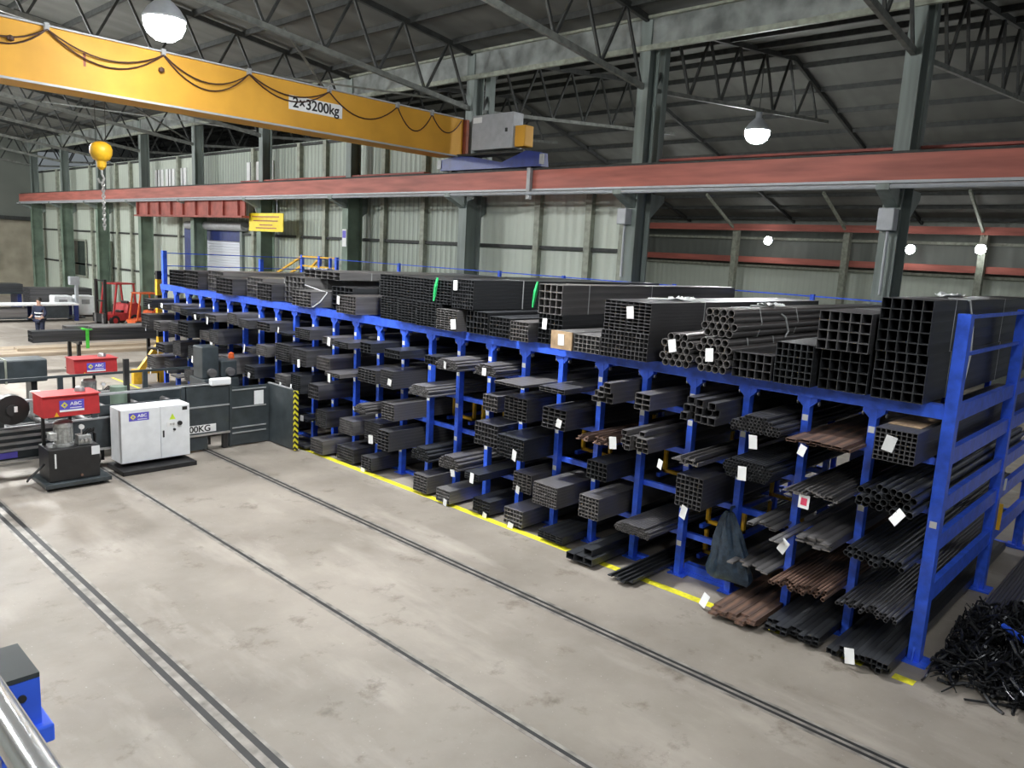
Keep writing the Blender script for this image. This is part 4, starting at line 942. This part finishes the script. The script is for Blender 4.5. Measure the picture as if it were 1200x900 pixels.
# forklifts, nose towards the left
def forklift(label, x, y, s, m, guard=True, mast=True):
    t = thing('forklift', label, 'forklift', (x, y, 0), 'forklifts by the green columns', world=False)
    def P(b, nm, mm, sm=False, par=None): 
        return b.build(nm, mm, par or t, sm)
    b = MB(); b.prism([(-.75,.25),(.95,.25),(1.0,.95),(.75,1.12),(.25,1.05),(.15,.62),(-.75,.55)], 'y', -.5, .5); P(b, 'chassis', m)
    b = MB(); b.box(.55, 1.05, -.48, .48, .3, 1.0, .08); P(b, 'counterweight', m)
    b = MB(); b.box(.0, .45, -.25, .25, .62, .74, .03); b.box(.40, .50, -.25, .25, .74, 1.2, .03); P(b, 'seat', 'black')
    P(MB().tube([(-.35, 0, .55), (-.25, 0, 1.05)], .02, 6), 'steering_column', 'black')
    if guard:
        b = MB()
        for yy in (-.46, .46):
            b.bar((-.6, yy, .55), (-.38, yy, 2.05), .07, .07); b.bar((.72, yy, 1.05), (.60, yy, 2.05), .07, .07)
        b.box(-.45, .68, -.5, .5, 2.05, 2.11)
        P(b, 'overhead_guard', m)
    for xx in (-.55, .6):
        for yy in (-.52, .40):
            w_ = P(MB().cyl((xx, yy, .26), (xx, yy+.14, .26), .26, 22), 'wheel', 'dark', True)
            P(MB().cyl((xx, yy-.01, .26), (xx, yy+.15, .26), .13, 16), 'wheel_hub', m, True, w_)
    if mast:
        for yy in (-.34, .26): P(MB().box(-1.0, -.86, yy, yy+.09, .08, 2.3), 'mast_rail', 'black')
        for zz in (.3, 1.2, 2.2): P(MB().box(-.96, -.88, -.34, .35, zz, zz+.08), 'mast_tie', 'black')
        P(MB().box(-1.06, -1.0, -.45, .45, .2, .62), 'fork_carriage', 'black')
        for yy in (-.32, .2): P(MB().box(-2.1, -1.06, yy, yy+.12, .1, .14).box(-1.08, -1.04, yy, yy+.12, .1, .6), 'fork', 'steelg')
    t.scale = (s, s, s)
    return t
forklift('red forklift with tall dark mast, left of the two', 14.75, 41.4, 1.0, 'red').rotation_euler = (0, 0, .35)
forklift('orange forklift without mast, right of the red one', 15.1, 39.0, .85, 'orange', True, False).rotation_euler = (0, 0, .1)

# worker standing at the bench
t = thing('person', 'person in navy workwear with reflective bands standing behind the black pipe stands', 'person', (9.8, 36.1, 0), world=False)
def skin(nm, verts, edges, m, parent, root=0, sub=2):
    me = bpy.data.meshes.new(nm); me.from_pydata([v[:3] for v in verts], edges, []); me.materials.append(M[m])
    o = bpy.data.objects.new(nm, me); COL.objects.link(o); o.parent = parent
    sk = o.modifiers.new('skin', 'SKIN'); sk.use_smooth_shade = True
    for i, v in enumerate(verts):
        d_ = me.skin_vertices[0].data[i]; d_.radius = v[3] if isinstance(v[3], tuple) else (v[3], v[3]); d_.use_root = (i == root)
    sb = o.modifiers.new('sub', 'SUBSURF'); sb.levels = sb.render_levels = sub
    return o
V = [(0,0,.95,(.15,.12)), (0,0,1.15,(.14,.11)), (0,0,1.38,(.18,.12)), (0,-.01,1.50,(.06,.06)), (0,-.02,1.58,(.075,.085)), (0,-.01,1.68,(.085,.10)), (0,0,1.74,(.06,.07)),
     (.20,0,1.40,.062), (.27,.0,1.14,.05), (.24,-.16,.98,.04), (.22,-.24,.95,.03),
     (-.20,0,1.40,.062), (-.27,.02,1.14,.05), (-.22,-.18,1.02,.04), (-.20,-.26,1.0,.03),
     (.10,0,.86,.10), (.11,-.01,.5,.07), (.12,.02,.1,.05), (.13,-.14,.04,.045),
     (-.10,0,.86,.10), (-.11,.0,.5,.07), (-.12,.03,.1,.05), (-.13,-.13,.04,.045)]
E_ = [(0,1),(1,2),(2,3),(3,4),(4,5),(5,6),(2,7),(7,8),(8,9),(9,10),(2,11),(11,12),(12,13),(13,14),(0,15),(15,16),(16,17),(17,18),(0,19),(19,20),(20,21),(21,22)]
body = skin('body', V, E_, 'skin', t)
for sg in (1, -1):
    hx_ = .22 if sg > 0 else -.20; hz_ = .95 if sg > 0 else 1.0; hy_ = -.24 if sg > 0 else -.26
    for k in range(5):
        a = (k-2)*.016
        p0 = (hx_+a, hy_-.02, hz_); ln = (.05, .075, .08, .075, .06)[k]
        skin('finger', [(*p0, .009), (p0[0]+a*.4, p0[1]-ln*.55, p0[2]-.012, .008), (p0[0]+a*.4, p0[1]-ln*.9, p0[2]-.04, .007)], [(0,1),(1,2)], 'skin', body, 0, 1)
skin('jacket', [(0,0,.90,(.175,.145)), (0,0,1.15,(.17,.14)), (0,0,1.38,(.205,.145)), (0,0,1.46,(.11,.09)), (.21,0,1.40,.08), (.275,0,1.14,.066), (.245,-.14,1.0,.055), (-.21,0,1.40,.08), (-.275,.02,1.14,.066), (-.225,-.15,1.03,.055)], [(0,1),(1,2),(2,3),(2,4),(4,5),(5,6),(2,7),(7,8),(8,9)], 'navy', t)
skin('trousers', [(0,0,.93,(.17,.135)), (.10,0,.84,.115), (.11,-.01,.5,.088), (.12,.02,.12,.075), (-.10,0,.84,.115), (-.11,0,.5,.088), (-.12,.03,.12,.075)], [(0,1),(1,2),(2,3),(0,4),(4,5),(5,6)], 'navy', t)
for z in (1.02, 1.16):
    MB().lathe((0, 0, z), [(.185,-.025),(.19,0),(.185,.025)], 20).build('reflective_band', 'reflect', t, True).scale = (1, .86, 1)
hr = MB().lathe((0, .01, 1.68), [(.095,-.03),(.105,.03),(.095,.08),(.05,.115),(.01,.12)], 18).build('hair', 'hair', t, True)
for sx_ in (-1, 1): MB().lathe((sx_*.035, -.118, 1.675), [(.002,-.008),(.011,0),(.002,.008)], 8).build('eye', 'black', t, True)
MB().bar((-.03, -.117, 1.60), (.03, -.117, 1.60), .006, .012).build('mouth', 'maroon', t)
t.rotation_euler = (0, 0, -.9)

# ------------------------------------------------------------------ by the wall, seen above the rack
t = thing('warning_sign', 'yellow warning board with red lines hung beside the deep red girder', 'sign', (15.85, 28.5, 5.0))
bd = MB().box(15.82, 15.85, 27.2, 29.85, 4.97, 5.68).build('board', 'sign', t)
b = MB()
for z, a, c in ((5.54, 27.5, 29.6), (5.38, 27.6, 29.5), (5.22, 28.0, 29.0), (5.1, 27.7, 29.3)): b.box(15.815, 15.82, a, c, z-.022, z+.022)
b.build('red_line', 'oxide', bd)
MB().tube([(15.85, 29.3, 5.68), (15.88, 29.5, 6.0), (15.85, 29.6, 6.25)], .02, 6).build('hanger', 'boxgrey', t)
MB().tube([(15.85, 27.7, 5.68), (15.85, 27.7, 6.25)], .02, 6).build('hanger', 'boxgrey', t)
t = thing('column_plate', 'small blue and white plate on a grey column', 'plate', (15.86, 23.19, 4.6))
MB().box(15.86, 15.885, 23.06, 23.30, 4.55, 5.15).build('plate', 'white', t); MB().box(15.855, 15.86, 23.08, 23.28, 4.85, 5.1).build('blue_field', 'logo', t)
t = thing('junction_box', 'small pale junction box on the nearest tall column under the runway', 'junction box', (15.8, 5.2, 5.7))
MB().box(15.62, 15.885, 4.98, 5.28, 5.42, 5.84, .02).build('enclosure', 'boxgrey', t); MB().tube([(15.75, 5.1, 5.42), (15.75, 5.1, 4.2)], .03, 8).build('conduit', 'boxgrey', t)
t = thing('junction_box', 'grey junction box on the second tall column under the runway', 'junction box', (15.8, 11.2, 5.7))
MB().box(15.62, 15.885, 11.1, 11.36, 5.46, 5.84, .02).build('enclosure', 'boxgrey', t); MB().tube([(15.75, 11.2, 5.46), (15.75, 11.2, 4.2)], .03, 8).build('conduit', 'boxgrey', t)
t = thing('stair_railing', 'yellow stair railing with blue posts behind the rack', 'railing', (16.05, 26.2, 0))
for y in (23.9, 25.0, 26.2): MB().box(16.0, 16.1, y-.06, y+.06, 0, 4.15).build('rail_post', 'blue', t)
for dz in (0, -.35): MB().bar((16.05, 28.1, 3.35+dz), (16.05, 26.2, 4.1+dz), .07, .07).bar((16.05, 26.2, 4.1+dz), (16.05, 23.9, 4.1+dz), .06, .06).build('handrail', 'yellow', t)
MB().bar((16.05, 27.0, 2.9), (16.05, 25.1, 4.0), .07, .07).build('handrail', 'yellow', t)

# ------------------------------------------------------------------ scrap heap at the near rack end
rs = random.Random(3); b = MB()
for i in range(620):
    x = rs.uniform(9.55, 12.0); y = rs.uniform(.45, 2.02); d_ = max(0, 1-abs(y-1.4)/1.2)*max(.15, 1-abs(x-10.9)/1.9)
    z = rs.uniform(.01, .08+.55*d_); a = rs.uniform(0, 6.28); ln = rs.uniform(.25, .9); cv = rs.uniform(-1.4, 1.4); pts = []
    for k in range(7):
        s_ = k/6-.5; aa = a+cv*s_
        pts.append((x+math.cos(aa)*ln*s_, min(2.0, y+math.sin(aa)*ln*s_*.8), max(.012, z+.12*math.sin(k*1.3+i)*d_)))
    b.tube(pts, rs.choice([.006, .009, .013, .02]), 5)
tag(b.build('scrap_heap', 'scrap'), 'tangled heap of black steel offcuts by the end frame', 'scrap', kind='stuff')
tag(MB().tube([(10.15, .9, .42), (10.6, 1.5, .47)], .035, 8).build('offcut_bar', 'blue'), 'blue bar lying on the tangled scrap heap', 'bar')
for i, (p, q) in enumerate((((9.25, 1.55, .03), (9.7, .85, .03)), ((9.75, .85, .035), (10.3, .55, .03)))):
    MB_ = MB().tube([p, ((p[0]+q[0])/2+.05, (p[1]+q[1])/2-.08, .03), q], .014, 6)
    tag(MB_.build('wire_piece', 'scrap'), ('bent wire on the floor at the left edge of the scrap', 'second bent wire on the floor in front of the scrap')[i], 'wire')
for i, (x, y, z) in enumerate(((13.2, 2.14, 1.70), (13.15, 2.14, 1.18))):
    htag(('pale tag on the end frame beyond its second post, upper', 'pale tag on the end frame beyond its second post, lower')[i], x, y, z, True, (.1, 0, 1.5))
tag(MB().box(13.0, 13.03, 2.09, 2.14, .95, 1.35).build('yellow_bracket', 'yellow'), 'small yellow bracket on the end frame second post', 'bracket')
loose('dark rod in the heap lying beyond the end frame', 'rods beyond the end frame', 'steel_pipe', 'pipe', rd_me(.072, .004, 5., 'steel', 10), [(1.22+.075*i, .05+.075*j) for j in range(8) for i in range(11-j)], 11.3, .0004)

# ------------------------------------------------------------------ gantry edge beside the viewer
t = thing('mast_bracket', 'blue steel mast bracket with a bolt hole, close to the viewer', 'bracket', (.30, 1.32, 0))
b = MB().box(.255, .328, 1.30, 1.315, 3.815, 3.895); b.build('bolt_plate', 'blue', t)
MB().cyl((.302, 1.296, 3.868), (.302, 1.3005, 3.868), .006, 14).build('bolt_hole', 'dark', t)
MB().box(.26, .342, 1.285, 1.36, 3.785, 3.815, .003).build('flange', 'blue', t)
MB().box(.27, .330, 1.30, 1.36, 0, 3.785).build('mast', 'blue', t)
MB().box(.15, .328, 1.30, 1.42, 3.896, 3.904).build('cap_plate', 'machine', t)
t = thing('handrail', 'shiny metal handrail tube in the bottom left corner', 'handrail', (.165, 1, 0))
MB().tube([(.160, -.3, 4.163), (.160, 3.2, 4.163)], .0155, 20).build('rail_tube', 'chrome', t, True)
MB().tube([(.160, -.25, 0), (.160, -.25, 4.15)], .015, 12).build('stanchion', 'chrome', t, True)
MB().tube([(.160, 3.15, 0), (.160, 3.15, 4.15)], .015, 12).build('stanchion', 'chrome', t, True)

# ------------------------------------------------------------------ world and view
wd = bpy.data.worlds.new('hall_air'); S.world = wd; wd.use_nodes = True
wd.node_tree.nodes['Background'].inputs[0].default_value = (.85, .95, 1, 1); wd.node_tree.nodes['Background'].inputs[1].default_value = .16
S.view_settings.view_transform = 'Standard'; S.view_settings.look = 'None'; S.view_settings.gamma = 1
S.view_settings.exposure = .32; S.view_settings.use_curve_mapping = False
S.cycles.max_bounces = 8; S.cycles.caustics_reflective = False; S.cycles.caustics_refractive = False; S.cycles.sample_clamp_indirect = 4
